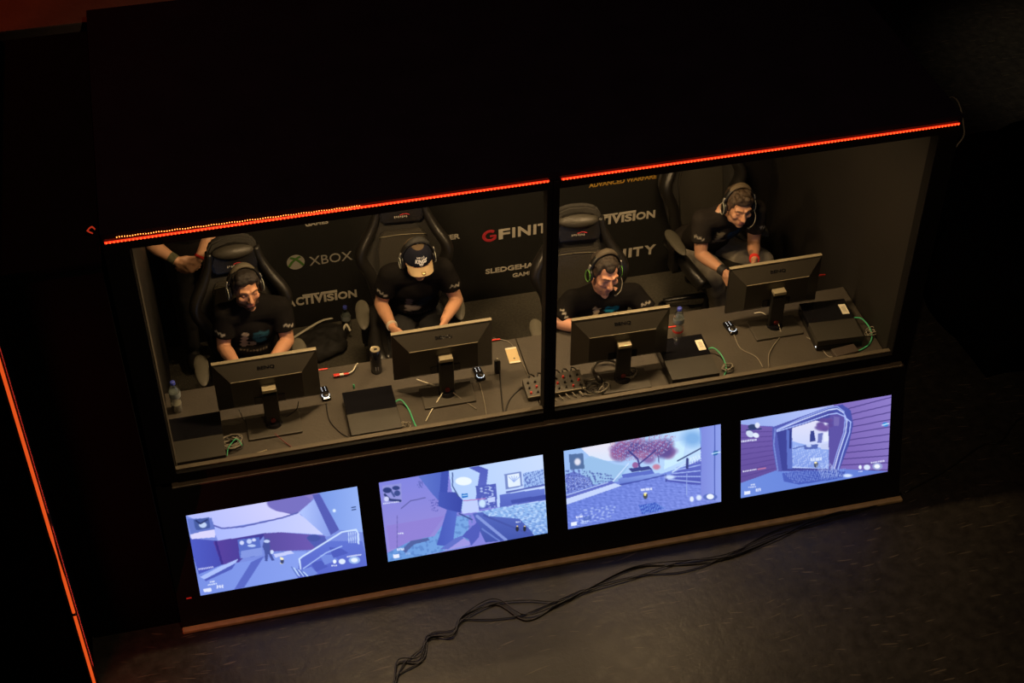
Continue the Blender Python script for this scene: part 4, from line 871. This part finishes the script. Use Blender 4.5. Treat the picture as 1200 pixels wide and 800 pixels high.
M_seam_hl = mat('seam_highlight_tone', (.16, .14, .09), .5)  # tone of the painted seam highlight
ch1 = chair(-1.565, 1.25, 'black gaming chair behind the person furthest left, in front of the standing person', .03)
chair(-.560, 1.50, 'black gaming chair of the person in the cap', -.08, False, ch1)
chair(.440, 1.07, 'black gaming chair with a head pillow behind the bowed person by the window post', -.10, True, ch1)
chair(1.530, 1.80, 'black gaming chair furthest right, half hidden by the person in grey jeans', .10, False, ch1)
# ---------------------------------------------------------------- people
def V(*a): return Vector(a)
def frame(x, y, z): return Matrix((x, y, z)).transposed()
class Head:
    """head frame: x to the picture's right, y out of the face, z up"""
    def __init__(s, c, yaw, pitch, roll=0):
        s.c = Vector(c); a, p, r = map(math.radians, (yaw, pitch, roll))
        s.y = V(math.sin(a)*math.cos(p), -math.cos(a)*math.cos(p), -math.sin(p))
        x = V(math.cos(a), math.sin(a), 0); z = x.cross(s.y)*-1
        if z.z < 0: z = -z
        s.x = x*math.cos(r)+z*math.sin(r); s.z = z*math.cos(r)-x*math.sin(r); s.M = frame(s.x, s.y, s.z)
    def __call__(s, x, y, z): return s.c+s.x*x+s.y*y+s.z*z
    def loc(s, P):
        d = P-np.array(s.c); return np.stack([d@np.array(s.x), d@np.array(s.y), d@np.array(s.z)], 1)
def head_parts(bm, h, jaw=1.):
    e = lambda c, r: ell(bm, h(*c), r, h.M)
    e((0, -.012, .038), (.076, .094, .082)); e((0, .026, -.015), (.064, .066, .084)); e((0, .040, -.072), (.050*jaw, .044, .036))
    e((0, .068, -.098), (.024, .020, .018)); e((-.042, .020, -.070), (.022*jaw, .035, .03)); e((.042, .020, -.070), (.022*jaw, .035, .03))
    rcone(bm, h(0, .090, .008), .008, h(0, .114, -.030), .0125)
    for s in (-1, 1):
        e((s*.012, .102, -.036), (.009, .010, .008)); e((s*.043, .066, -.022), (.022, .020, .020)); e((s*.031, .078, .004), (.016, .011, .011))
        e((s*.079, -.004, -.006), (.010, .020, .032)); rcone(bm, h(s*.014, .090, .024), .010, h(s*.046, .072, .026), .010)
    rcone(bm, h(-.020, .086, -.059), .008, h(.020, .086, -.059), .008); rcone(bm, h(-.017, .085, -.073), .009, h(.017, .085, -.073), .009)
def hand(bm, w, d, n, s, grip=.9, spread=.0):
    """w wrist, d along the hand, n palm side (fingers curl to it), s thumb side"""
    w, d, n, s = Vector(w), Vector(d).normalized(), Vector(n), Vector(s)
    n = (n-d*n.dot(d)).normalized(); s = (s-d*s.dot(d)-n*s.dot(n)).normalized()
    for k, (L, off) in enumerate(((.072, .030), (.080, .010), (.074, -.010), (.058, -.029))):
        kn = w+d*.088+s*off-n*.002; rcone(bm, w+d*.012+s*off*.55, .0165, kn, .0125)
        a = grip*(.75+.1*k); p = kn; q = .0095-.0006*k
        for f, sc in ((.45, 1), (.32, .93), (.25, .85)):
            dd = (d*math.cos(a)+n*math.sin(a)+s*(spread*(1.2-k)*.12)).normalized(); p2 = p+dd*L*f; rcone(bm, p, q*sc, p2, q*sc*.93, 10); p = p2; a += grip*.62
    rcone(bm, w, .020, w+d*.04, .021)
    t0 = w+d*.022+s*.022; t1 = t0+(d*.7+s*.6+n*.25).normalized()*.036; t2 = t1+(d*.9+s*.25+n*.35).normalized()*.030; t3 = t2+(d*.9+n*.45).normalized()*.022
    rcone(bm, t0, .0155, t1, .0125); rcone(bm, t1, .0115, t2, .0105); rcone(bm, t2, .0105, t3, .009)
def torso(bm, hip, sL, sR, inf, neck, loose=0.):
    sh = (sL+sR)/2; lat = (sR-sL).normalized(); up_ = (sh-hip).normalized(); lat = (lat-up_*lat.dot(up_)).normalized(); fw = lat.cross(up_)
    if fw.y > 0: fw = -fw
    M = frame(lat, fw, up_); L = (sh-hip).length
    ell(bm, hip+up_*L*.70, (.155+inf, .100+inf, .30*L+.02), M, 24, 16); ell(bm, hip+up_*L*.36, (.140+inf+loose, .100+inf+loose, .34*L), M, 24, 16); ell(bm, hip+up_*.03, (.165+inf, .125+inf, .115), M, 24, 16)
    rcone(bm, sL+lat*.02, .062+inf, sR-lat*.02, .062+inf); 
    rcone(bm, sL+lat*.03+V(0, 0, .005), .050+inf, neck, .052+inf*.7); rcone(bm, sR-lat*.03+V(0, 0, .005), .050+inf, neck, .052+inf*.7)
    return M, fw, lat, up_, L
def person(label, J, hd, opt):
    hip, sL, sR, eL, eR, wL, wR = [Vector(J[k]) for k in ('hip', 'sL', 'sR', 'eL', 'eR', 'wL', 'wR')]
    h = Head(*hd); root = Vector((hip.x, hip.y, FZ)); t = empty('person', root); tag(t, label, 'person')
    rnp = np.array(root, np.float32)
    def put(name, me, m, lab=None, parent=None, smooth=0):
        co = getco(me)-rnp; me.vertices.foreach_set('co', co.ravel()); me.update(); o = obj(name, me, m, parent or t, smooth)
        if lab: o['label'] = lab
        return o
    def putb(name, bm, m, lab=None, smooth=0):
        bmesh.ops.recalc_face_normals(bm, faces=bm.faces[:]); me = bpy.data.meshes.new(name); bm.to_mesh(me); bm.free(); return put(name, me, m, lab, None, smooth)
    sh = (sL+sR)/2; neck = sh+(hip-sh)*-.06+V(0, .012, .045)
    nb_ = h(0, -.030, -.085)
    legs = []
    for s, k in ((-1, 'L'), (1, 'R')):
        hj = hip+(sR-sL).normalized()*s*.085; kn = Vector(J['k'+k]); an = Vector(J['a'+k]); legs.append((hj, kn, an))
    # body
    bm = NB(); torso(bm, hip, sL, sR, 0, neck); rcone(bm, neck, .056, nb_, .050); rcone(bm, neck+V(0, 0, -.03), .065, neck, .056)
    head_parts(bm, h, opt.get('jaw', 1.))
    for s_, e_, w_ in ((sL, eL, wL), (sR, eR, wR)):
        k = opt.get('arm', 1.); rcone(bm, s_, .058*k, s_+(e_-s_)*.4, .049*k); rcone(bm, s_+(e_-s_)*.4, .049*k, e_, .040*k)
        m_ = e_+(w_-e_)*.3; rcone(bm, e_, .040*k, m_, .043*k); rcone(bm, m_, .043*k, w_, .027)
    for hj, kn, an in legs: rcone(bm, hj, .08, kn, .055); rcone(bm, kn, .055, an, .038)
    hL, hR = opt['hands']; hand(bm, wL, *hL); hand(bm, wR, *hR)
    me = remesh(bm, .0056, 2, 'body'); P = getco(me); q = h.loc(P); inh = (np.linalg.norm(q, axis=1) < .17) & (q[:, 2] > -.125)
    base = np.array(opt.get('skin', (.46, .235, .135))); col = np.tile(base, (len(P), 1)).astype(np.float32)
    col *= (1+.05*wob(P, 40)[:, None])
    def mix(mask, c, a):
        k = (mask*a)[:, None]; col[:] = col*(1-k)+np.array(c)*k
    ax = np.abs(q[:, 0]); X, Y, Z = q.T
    sm = lambda v, a, b: np.clip((v-a)/(b-a), 0, 1)
    mix(inh & (Y > .05), (.50, .20, .13), .35*sm(.03-np.abs(Z+.03), 0, .03)*sm(.06-np.abs(ax-.035), 0, .06))
    beard = opt.get('beard', .3)
    bz = sm(-Z, .050, .068)*sm(Y, .0, .03)+sm(.012-np.abs(Z+.0475), 0, .005)*sm(.030-ax, 0, .006)*(Y > .07)
    mix(inh & (Z > -.13), (.045, .024, .015), beard*np.clip(bz, 0, 1)*(1-.7*sm(.026-ax, 0, .004)*sm(.014-np.abs(Z+.066), 0, .004)))
    mix(inh & (Y > .07), (.34, .10, .075), .75*sm(.023-ax, 0, .006)*sm(.0125-np.abs(Z+.066), 0, .004))
    mix(inh & (Y > .05), (.03, .016, .010), .93*sm(.019-np.abs(ax-.031), 0, .005)*sm(.0058-np.abs(Z-.027+.10*np.abs(ax-.035)), 0, .003))
    mix(inh & (Y > .05), (.05, .025, .018), .85*sm(.015-np.abs(ax-.031), 0, .004)*sm(.0045-np.abs(Z-.001), 0, .003))
    mix(inh & (Y > .05), (.30, .13, .09), .5*sm(.019-np.abs(ax-.031), 0, .006)*sm(.012-np.abs(Z-.004), 0, .006))
    mix(inh & (Y > .09), (.20, .07, .05), .8*sm(.0045-np.abs(ax-.009), 0, .003)*sm(.004-np.abs(Z+.043), 0, .003))
    for k_, e2 in (('tatL', wL), ('tatR', wR)):
        if k_ in opt: d = np.linalg.norm(P-np.array(e2+Vector(opt[k_])), axis=1); mix(d < .2, (.10, .06, .045), .75*sm(.028-d, 0, .008)*(wob(P, 160) > -.35))
    setcol(me, np.clip(col, 0, 1)); put('body', me, M_skin)
    # shirt
    bm = NB(); M, fw, lat, up_, L = torso(bm, hip, sL, sR, .012, neck+V(0, .006, opt.get('collar', -.020)), .010); sf = opt.get('sleeve', .62)
    if not opt.get('nude_top'):
        for s_, e_ in ((sL, eL), (sR, eR)):
            mid = s_+(e_-s_)*sf; rcone(bm, s_, .071, s_+(e_-s_)*.25, .068); cyl(bm, s_+(e_-s_)*.2, mid, .068, .066, 18)
    ell(bm, hip+up_*.0, (.185, .150, .09), M)
    me = remesh(bm, .0085, 4, 'tshirt'); P = getco(me); no = getno(me)
    amp_ = .0050+.006*np.clip(1-np.abs((P-np.array(hip+up_*L*.35))@np.array(up_))/.2, 0, 1)
    P = P+no*((wob(P, 26, opt.get('seed', 0))*amp_+wob(P, 60, 2)*.0022)[:, None]); me.vertices.foreach_set('co', P.ravel().astype(np.float32))
    d = P-np.array(hip+up_*L*.62); u = d@np.array(lat); v = d@np.array(up_); f = no@np.array(fw)
    col = np.tile(np.array(opt.get('shirt', (.0075, .0065, .006))), (len(P), 1)); col *= 1+.25*wob(P, 18)[:, None]
    def paint(m, c, a=1.):
        m = m & (f > .1) & (d@np.array(fw) > 0); k = (m*a)[:, None]; col[:] = col*(1-k)+np.array(c)*k
    wc, bc = opt.get('print', ((.34, .27, .20), (.02, .075, .105)))
    o = opt.get('pv', 0.)
    paint((np.abs(u+.052-.1*(v-o)) < .016+.006*np.sin(v*190)) & (np.abs(v-o+.015) < .062), wc)
    paint((np.hypot((u+.02)/.040, (v-o+.045)/.020) < 1) & (wob(P, 90, 1) > -.4), wc, .8)
    paint((np.hypot((u+.052)/.026, (v-o-.045)/.016) < 1) & (wob(P, 120, 4) > -.2), wc, .9)
    paint((u > .0) & (u < .088) & (np.abs(v-o-.030) < .020) & (np.abs(v-o-.030) > .004), bc); paint((u > .012) & (u < .075) & (np.abs(v-o+.015) < .016), bc, .85); paint((np.hypot((u-.045)/.05, (v-o-.01)/.052) < 1) & (wob(P, 70, 6) > .1), bc, .6)
    paint((np.abs(v-o+.100) < .006) & (np.abs(u) < .085) & (np.sin(u*330) > -.4), wc, .35)
    for s_, e_ in ((sL, eL), (sR, eR)):
        ad = (e_-s_).normalized(); L2 = (e_-s_).length*sf; dd = P-np.array(s_); al = dd@np.array(ad); rad = dd-al[:, None]*np.array(ad)
        out_ = (fw*.85+V(0, 0, .35)+(s_-sh).normalized()*.45).normalized(); side = out_.cross(ad).normalized()
        a2 = rad@np.array(side); fr = rad@np.array(out_)
        m = (fr > .02) & (np.abs(al-(L2-.040)-.35*a2+.006*np.sin(a2*260)) < .0065) & (np.abs(a2) < .034); k = (m*.85)[:, None]; col[:] = col*(1-k)+np.array((.30, .27, .22))*k
    setcol(me, np.clip(col, 0, 1)); put('tshirt', me, M_cloth, None)
    # trousers
    bm = NB(); ell(bm, hip+up_*-.01, (.185, .15, .10), M); 
    for hj, kn, an in legs: rcone(bm, hj, .100, kn, .076); rcone(bm, kn, .076, kn+(an-kn)*.5, .068); cyl(bm, kn+(an-kn)*.4, an, .068, .060, 16)
    me = remesh(bm, .012, 4, 'trousers'); P = getco(me); no = getno(me); P = P+no*((wob(P, 30, 5)*.006+wob(P, 75, 1)*.0025)[:, None]); me.vertices.foreach_set('co', P.ravel().astype(np.float32)); put('trousers', me, opt.get('trousers', M_jeans_b))
    for hj, kn, an in legs:
        bm = NB(); c = Vector((an.x, an.y, FZ if an.z < .4 else an.z-.1)); ell(bm, c+V(0, -.06, .045), (.048, .125, .04)); ell(bm, c+V(0, .0, .06), (.042, .055, .06)); box(bm, c.x-.042, c.x+.042, c.y-.17, c.y+.06, c.z+.001, c.z+.03, .01)
        put('shoe', remesh(bm, .012, 3, 'shoe'), M_shoe)
    # hair
    if opt.get('hair'):
        bm = NB(); e = lambda c, r: ell(bm, h(*c), r, h.M)
        st = opt['hair']; e((0, -.022, .046), (.0835, .094, .082))
        for s in (-1, 1): e((s*.066, -.012, .020), (.018, .050, .050))
        e((0, -.075, .0), (.055, .03, .06))
        if st == 'quiff': e((0, .036, .098), (.066, .046, .036)); e((-.025, .060, .086), (.040, .026, .028)); e((.025, .058, .088), (.040, .026, .028)); e((-.062, .03, .055), (.018, .03, .035)); e((.062, .03, .055), (.018, .03, .035))
        if st == 'short': e((0, .056, .072), (.032, .026, .028)); e((0, .03, .09), (.056, .036, .028)); e((-.060, .025, .055), (.018, .028, .035)); e((.060, .025, .055), (.018, .028, .035))
        if st == 'tousled':
            for k in range(16): a = k*2.4; r_ = .055*math.sqrt(k/16); e((r_*math.cos(a), .015+r_*1.2*math.sin(a), .112-.25*r_), (.019, .019, .019))
            e((0, .060, .078), (.055, .026, .030)); e((-.060, .028, .055), (.018, .03, .035)); e((.060, .028, .055), (.018, .03, .035))
        me = remesh(bm, .005, 3, 'hair'); P = getco(me); no = getno(me); P = P+no*((wob(P, 190, 2)*.0022+wob(P, 90, 5)*.0018)[:, None]); me.vertices.foreach_set('co', P.ravel().astype(np.float32))
        q = h.loc(P); hc = np.array(opt.get('haircol', (.018, .010, .006))); fade = np.clip((q[:, 2]-.015)/.05, 0, 1)[:, None]
        c = hc*fade+(hc*.55+base*.16)*(1-fade); c = c*(1+.5*wob(P, 240, 1)[:, None]); setcol(me, np.clip(c, 0, 1)); put('hair', me, M_hair)
    # cap
    if opt.get('cap'):
        bm = NB(); prof = [(.0, .0)]
        N1, N2 = 28, 10; rings = []
        for i in range(N2+1):
            a = i/N2*PI/2; rr, zz = math.cos(a), math.sin(a)
            if i == N2: break
            rings.append([bm.verts.new(h(.089*rr*math.cos(b), -.010+.105*rr*math.sin(b), .030+.098*zz)) for b in [2*PI*k/N1 for k in range(N1)]])
        top = bm.verts.new(h(0, -.01, .128))
        for a, b in zip(rings, rings[1:]):
            for k in range(N1): bm.faces.new((a[k], a[(k+1) % N1], b[(k+1) % N1], b[k]))
        for k in range(N1): bm.faces.new((rings[-1][k], rings[-1][(k+1) % N1], top))
        bm.faces.new(rings[0][::-1]); me = bpy.data.meshes.new('cap'); bmesh.ops.recalc_face_normals(bm, faces=bm.faces[:])
        bmesh.ops.subdivide_edges(bm, edges=bm.edges[:], cuts=2, use_grid_fill=True); bm.to_mesh(me); bm.free(); P = getco(me); q = h.loc(P)
        front = (q[:, 1] > -.005) & (q[:, 2] < .119); col = np.where(front[:, None], np.array((.008, .009, .016)), np.array((.085, .062, .040))); setcol(me, col); put('cap', me, M_cloth, 'cap with a dark front panel and brown crown')
        bm = NB(); rows = []
        for i in range(13):
            u_ = -1+2*i/12; row = []
            for j in range(5):
                v_ = j/4; x = .078*u_*(1-.12*v_*abs(u_)); y0 = -.010+.103*math.sqrt(max(0, 1-(x/.089)**2)); y1 = .150-.038*abs(u_)**2.4
                row.append(h(x, y0+(y1-y0)*v_, .032-.014*u_*u_-.018*v_))
            rows.append(row)
        A_ = [[bm.verts.new(p) for p in r] for r in rows]; B_ = [[bm.verts.new(p-h.z*.004) for p in r] for r in rows]
        for i in range(12):
            for j in range(4): bm.faces.new((A_[i][j], A_[i+1][j], A_[i+1][j+1], A_[i][j+1])); bm.faces.new((B_[i][j], B_[i][j+1], B_[i+1][j+1], B_[i+1][j]))
            bm.faces.new((A_[i][4], A_[i+1][4], B_[i+1][4], B_[i][4]))
        for r in (0, 12):
            for j in range(4): bm.faces.new((A_[r][j], A_[r][j+1], B_[r][j+1], B_[r][j]))
        putb('cap_visor', bm, mat('tan_cap_visor', (.30, .215, .115), .7, noise=(30, .15)), 'tan cap visor', 40)
        bm = NB(); ell(bm, h(0, -.01, .129), (.007, .007, .004), h.M); putb('cap_button', bm, M_white)
        bm = NB(); cyl(bm, h(.004, .130, .0205), h(.004, .130, .0225), .014, .014, 18); putb('visor_sticker', bm, mat('gold_sticker', (.75, .6, .3), .2, metal=.8))
        def capf(a, b, d):
            x = a; z = b; k_ = 1-(x/.089)**2-((z-.030)/.098)**2; return h(x, -.010+.105*math.sqrt(max(k_, .01))+.0012+d, z)-Vector(root)
        text_on('cap_lettering', 'KINGS', lambda a, b, d: capf(a-.036, b+.062, d), .068, .022, t, M_capw, .04, .0015, skew=.25)
        bm = NB()
        for k in range(5): prism(bm, [(-.020+k*.010-.004, .088), (-.020+k*.010+.004, .088), (-.020+k*.010, .097)], lambda a, b, d: capf(a, b, d)+Vector(root), .0015)
        prism(bm, [(-.014, .060), (.014, .060), (.008, .046), (0, .040), (-.008, .046)], lambda a, b, d: capf(a, b, d)+Vector(root), .0015)
        putb('cap_crest', bm, M_capw)
    for nm, side, pos, m_, wd, lab in opt.get('bands', ()):
        e_, w_ = (eL, wL) if side == 'L' else (eR, wR); c = w_+(e_-w_).normalized()*pos; d_ = (w_-e_).normalized(); bm = NB(); r0 = .029+.05*pos+.003; cyl(bm, c-d_*wd, c+d_*wd, r0+.002, r0, 20); putb(nm, bm, m_, lab, 40)
    return t, h
M_capw = mat('cap_embroidery', (.62, .62, .66), .6)
def headset(h, lab, ring, mic=None, band=(.07, .058, .038)):
    root = h(0, 0, .13); t = empty('headset', root); tag(t, lab, 'headset', 'headsets worn by the seated people'); r_ = Vector(root)
    H = lambda x, y, z: h(x, y, z)-r_
    def hp(name, bm, m, lab_=None): 
        o = obj(name, bm, m, t, 0)
        if lab_: o['label'] = lab_
        return o
    pts = [H(.100*math.cos(a), -.006-.018*math.sin(a), .004+.136*math.sin(a)) for a in [math.radians(v) for v in range(8, 173, 12)]]
    bm = NB(); sweep(bm, pts, .008, .020, ref=h.y, n=10, k=3); hp('headband', bm, M_plast)
    pts = [H(.094*math.cos(a), -.006-.018*math.sin(a), .004+.131*math.sin(a)) for a in [math.radians(v) for v in range(38, 143, 10)]]
    pts2 = [p+h.z*.008 for p in pts]; bm = NB(); sweep(bm, pts2, .012, .023, ref=h.y, n=10, k=3, taper=lambda f: .65+.4*math.sin(PI*f)); hp('band_pad', bm, mat('headband_pad_'+str(band[0]), band, .75))
    for s in (-1, 1):
        bm = NB(); ell(bm, H(s*.092, .0, -.008), (.016, .036, .044), h.M); cup = hp('ear_cup', bm, M_plast)
        bm = NB(); sweep(bm, [H(s*.106, .030*math.cos(a), -.008+.038*math.sin(a)) for a in [2*PI*k/12 for k in range(13)]], .0022, n=6, k=2); o = obj('cup_ring', bm, ring, cup, 0)
        bm = NB(); sweep(bm, [H(s*.100, -.008, .020), H(s*.104, -.008, .045), H(s*.098, -.010, .066)], .0045, .009, ref=h.y, n=8); hp('slider_arm', bm, M_silver_d)
    if mic:
        s = mic; bm = NB(); sweep(bm, [H(s*.104, .010, -.025), H(s*.108, .05, -.055), H(s*.088, .085, -.085), H(s*.050, .110, -.095)], .0025, n=6); hp('microphone_boom', bm, M_cable_g)
        bm = NB(); ell(bm, H(s*.045, .112, -.095), (.010, .007, .007), h.M); hp('microphone', bm, M_plast)
    return t
M_silver_d = mat('dull_silver', (.30, .29, .26), .4, metal=.5)
M_ring_w = mat('pale_cup_ring', (.35, .36, .30), .5); M_ring_g = mat('green_cup_ring', (.12, .38, .05), .5)
M_band_r = mat('red_wristband', (.62, .03, .02), .5); M_band_k = mat('black_wristband', (.01, .01, .01), .6); M_band_s = mat('silver_bracelet', (.75, .65, .5), .35, metal=.4); M_camo = mat('camouflage_cuff', (.075, .075, .04), .9, noise=(60, .9))
def gamepad(c, lab, yaw=0.):
    bm = NB(); ell(bm, (0, 0, 0), (.060, .040, .018))
    for s in (-1, 1): rcone(bm, (s*.050, .005, -.002), .022, (s*.066, .055, -.012), .014); ell(bm, (s*.045, -.030, .0), (.025, .014, .014))
    me = remesh(bm, .004, 3); t = empty('gamepad', c, yaw); tag(t, lab, 'gamepad', 'gamepads held by the seated people'); obj('pad_body', me, M_plast_m, t, 0)
    for x, y in ((-.035, -.012), (.018, .012)):
        bm = NB(); cyl(bm, (x, y, .014), (x, y, .024), .006, .008, 12); obj('thumbstick', bm, M_plast, t)
    bm = NB()
    for a in range(4): cyl(bm, (.036+.009*math.cos(a*PI/2), -.012+.009*math.sin(a*PI/2), .013), (.036+.009*math.cos(a*PI/2), -.012+.009*math.sin(a*PI/2), .019), .004, .004, 8)
    obj('buttons', bm, M_cable_g, t); return t
def seat_legs(x, y, dx=.10, kx=.15, ky=-.43, kz=.60): return dict(kL=(x-kx, y+ky, kz), kR=(x+kx, y+ky, kz), aL=(x-kx-.01, y+ky-.02, .20), aR=(x+kx+.01, y+ky-.02, .20))
def grip(side):   # d, palm normal, thumb side
    s = 1 if side == 'L' else -1
    return ((s*.35, -.9, .05), (s*1., .25, -.1), (0, .2, 1))
G = (grip('L'), grip('R'))
G2 = tuple(((a[0]*.7, a[1], -.45), n, t_) for a, n, t_ in G)
# furthest left
J = dict(hip=(-1.560, 1.42, .62), sL=(-1.677, 1.336, 1.060), sR=(-1.354, 1.323, 1.060), eL=(-1.712, 1.276, 0.860), eR=(-1.338, 1.249, 0.860), wL=(-1.650, 1.065, .885), wR=(-1.445, 1.075, .885), **seat_legs(-1.56, 1.42))
p, h = person('seated person furthest left with short dark hair, dark beard and black printed t-shirt', J, ((-1.538, 1.314, 1.250), 13, -2, -2), dict(hands=G, hair='quiff', beard=1., collar=-.004, seed=1, pv=.04, sleeve=.66, skin=(.46, .23, .13), haircol=(.010, .006, .004)))
headset(h, 'headset with pale cup rims on the person furthest left', M_ring_w, None)
gamepad((-1.545, .955, .885), 'gamepad held by the person furthest left behind the monitor')
# cap
J = dict(hip=(-.520, 1.64, .62), sL=(-0.675, 1.460, 1.070), sR=(-0.355, 1.442, 1.070), eL=(-0.742, 1.480, 0.840), eR=(-0.283, 1.412, 0.840), wL=(-0.714, 1.215, 0.870), wR=(-0.399, 1.205, 0.870), **seat_legs(-.52, 1.62))
p, h = person('seated person in a dark cap with a tan visor and black printed t-shirt', J, ((-0.522, 1.349, 1.250), 4, 13, 0), dict(hands=G2, cap=True, beard=.1, seed=2, sleeve=.60, skin=(.50, .26, .15), pv=-.015,
    bands=(('bracelet', 'L', .012, M_band_s, .010, 'silver bracelet'),), tatR=(.0, .06, .01), **{'print': ((.17, .14, .13), (.012, .022, .035))}))
headset(h, 'slim headset worn over the cap', M_ring_w, None, (.010, .010, .010))
gamepad((-.555, 1.075, .875), 'gamepad held by the person in the cap')
# bowed over the desk
J = dict(hip=(.560, 1.23, .62), sL=(0.372, 1.123, 0.940), sR=(0.742, 1.092, 0.940), eL=(0.252, 1.045, 0.860), eR=(0.820, 0.998, 0.860), wL=(.420, .915, .868), wR=(.660, .905, .868), **seat_legs(.55, 1.16))
p, h = person('seated person bowed low over the desk by the window post, black printed t-shirt', J, ((0.532, 1.029, 1.200), 8, 6, -7), dict(hands=G, hair='short', beard=.45, collar=-.008, seed=3, sleeve=.9, skin=(.50, .25, .16), haircol=(.020, .012, .007), jaw=1.06, pv=.09, **{'print': ((.40, .32, .20), (.01, .16, .24))}))
headset(h, 'headset with a wide padded band and green cup rims on the bowed person', M_ring_g, 1, (.052, .040, .026))
gamepad((.540, .800, .868), 'gamepad held by the bowed person on the desk')
# grey jeans
J = dict(hip=(1.430, 1.875, .62), sL=(1.328, 1.556, 1.060), sR=(1.691, 1.571, 1.060), eL=(1.314, 1.492, 0.840), eR=(1.680, 1.523, 0.840), wL=(1.391, 1.291, 0.850), wR=(1.619, 1.348, 0.860), kL=(1.455, 1.564, 0.620), kR=(1.791, 1.603, 0.620), aL=(1.552, 1.666, 0.200), aR=(1.75, 1.45, .20))
p, h = person('seated person furthest right with tousled brown hair, black printed t-shirt and grey jeans', J, ((1.510, 1.445, 1.220), 2, 4, -4), dict(hands=G2, hair='tousled', beard=.22, seed=4, sleeve=.60, skin=(.42, .22, .13), pv=.09, haircol=(.042, .025, .013), trousers=M_jeans_g, shirt=(.018, .015, .013),
    bands=(('wristband', 'L', .0, M_band_k, .022, 'black wristband'), ('wristband', 'R', .0, M_band_r, .010, 'red wristband')), tatR=(-.01, .05, .01), **{'print': ((.22, .19, .12), (.015, .05, .10))}))
headset(h, 'headset with a brown padded band on the person furthest right', M_ring_w, 1, (.085, .062, .036))
gamepad((1.515, 1.225, .855), 'gamepad held by the person in grey jeans')
# standing helper
bx, by = -1.815, 2.09
J = dict(hip=(bx, by, 1.02), sL=(bx-.18, by+.01, 1.50), sR=(bx+.18, by+.01, 1.50), eL=(-2.045, 2.030, 1.115), eR=(-1.684, 2.030, 1.149), wL=(-1.917, 1.930, 1.049), wR=(-1.779, 1.930, 1.037), kL=(bx-.10, by, .60), kR=(bx+.10, by, .60), aL=(bx-.11, by+.02, .20), aR=(bx+.11, by+.02, .20))
p, h = person('person standing at the far left of the booth with hands clasped, dressed in black', J, ((bx, by-.02, 1.74), 5, 15), dict(hands=(((.72, -.25, -.45), (0, 1, -.2), (.3, 0, 1), .5), ((-.80, -.30, -.38), (0, 1, -.2), (-.3, 0, 1), .55)), hair='short', beard=.3, seed=5, sleeve=.45, skin=(.50, .27, .16),
    bands=(('camouflage_cuff', 'L', .02, M_camo, .022, 'camouflage-patterned cuff'), ('wristband', 'R', .012, M_band_r, .007, 'red wristband')), **{'print': ((.012,)*3, (.012,)*3)}))
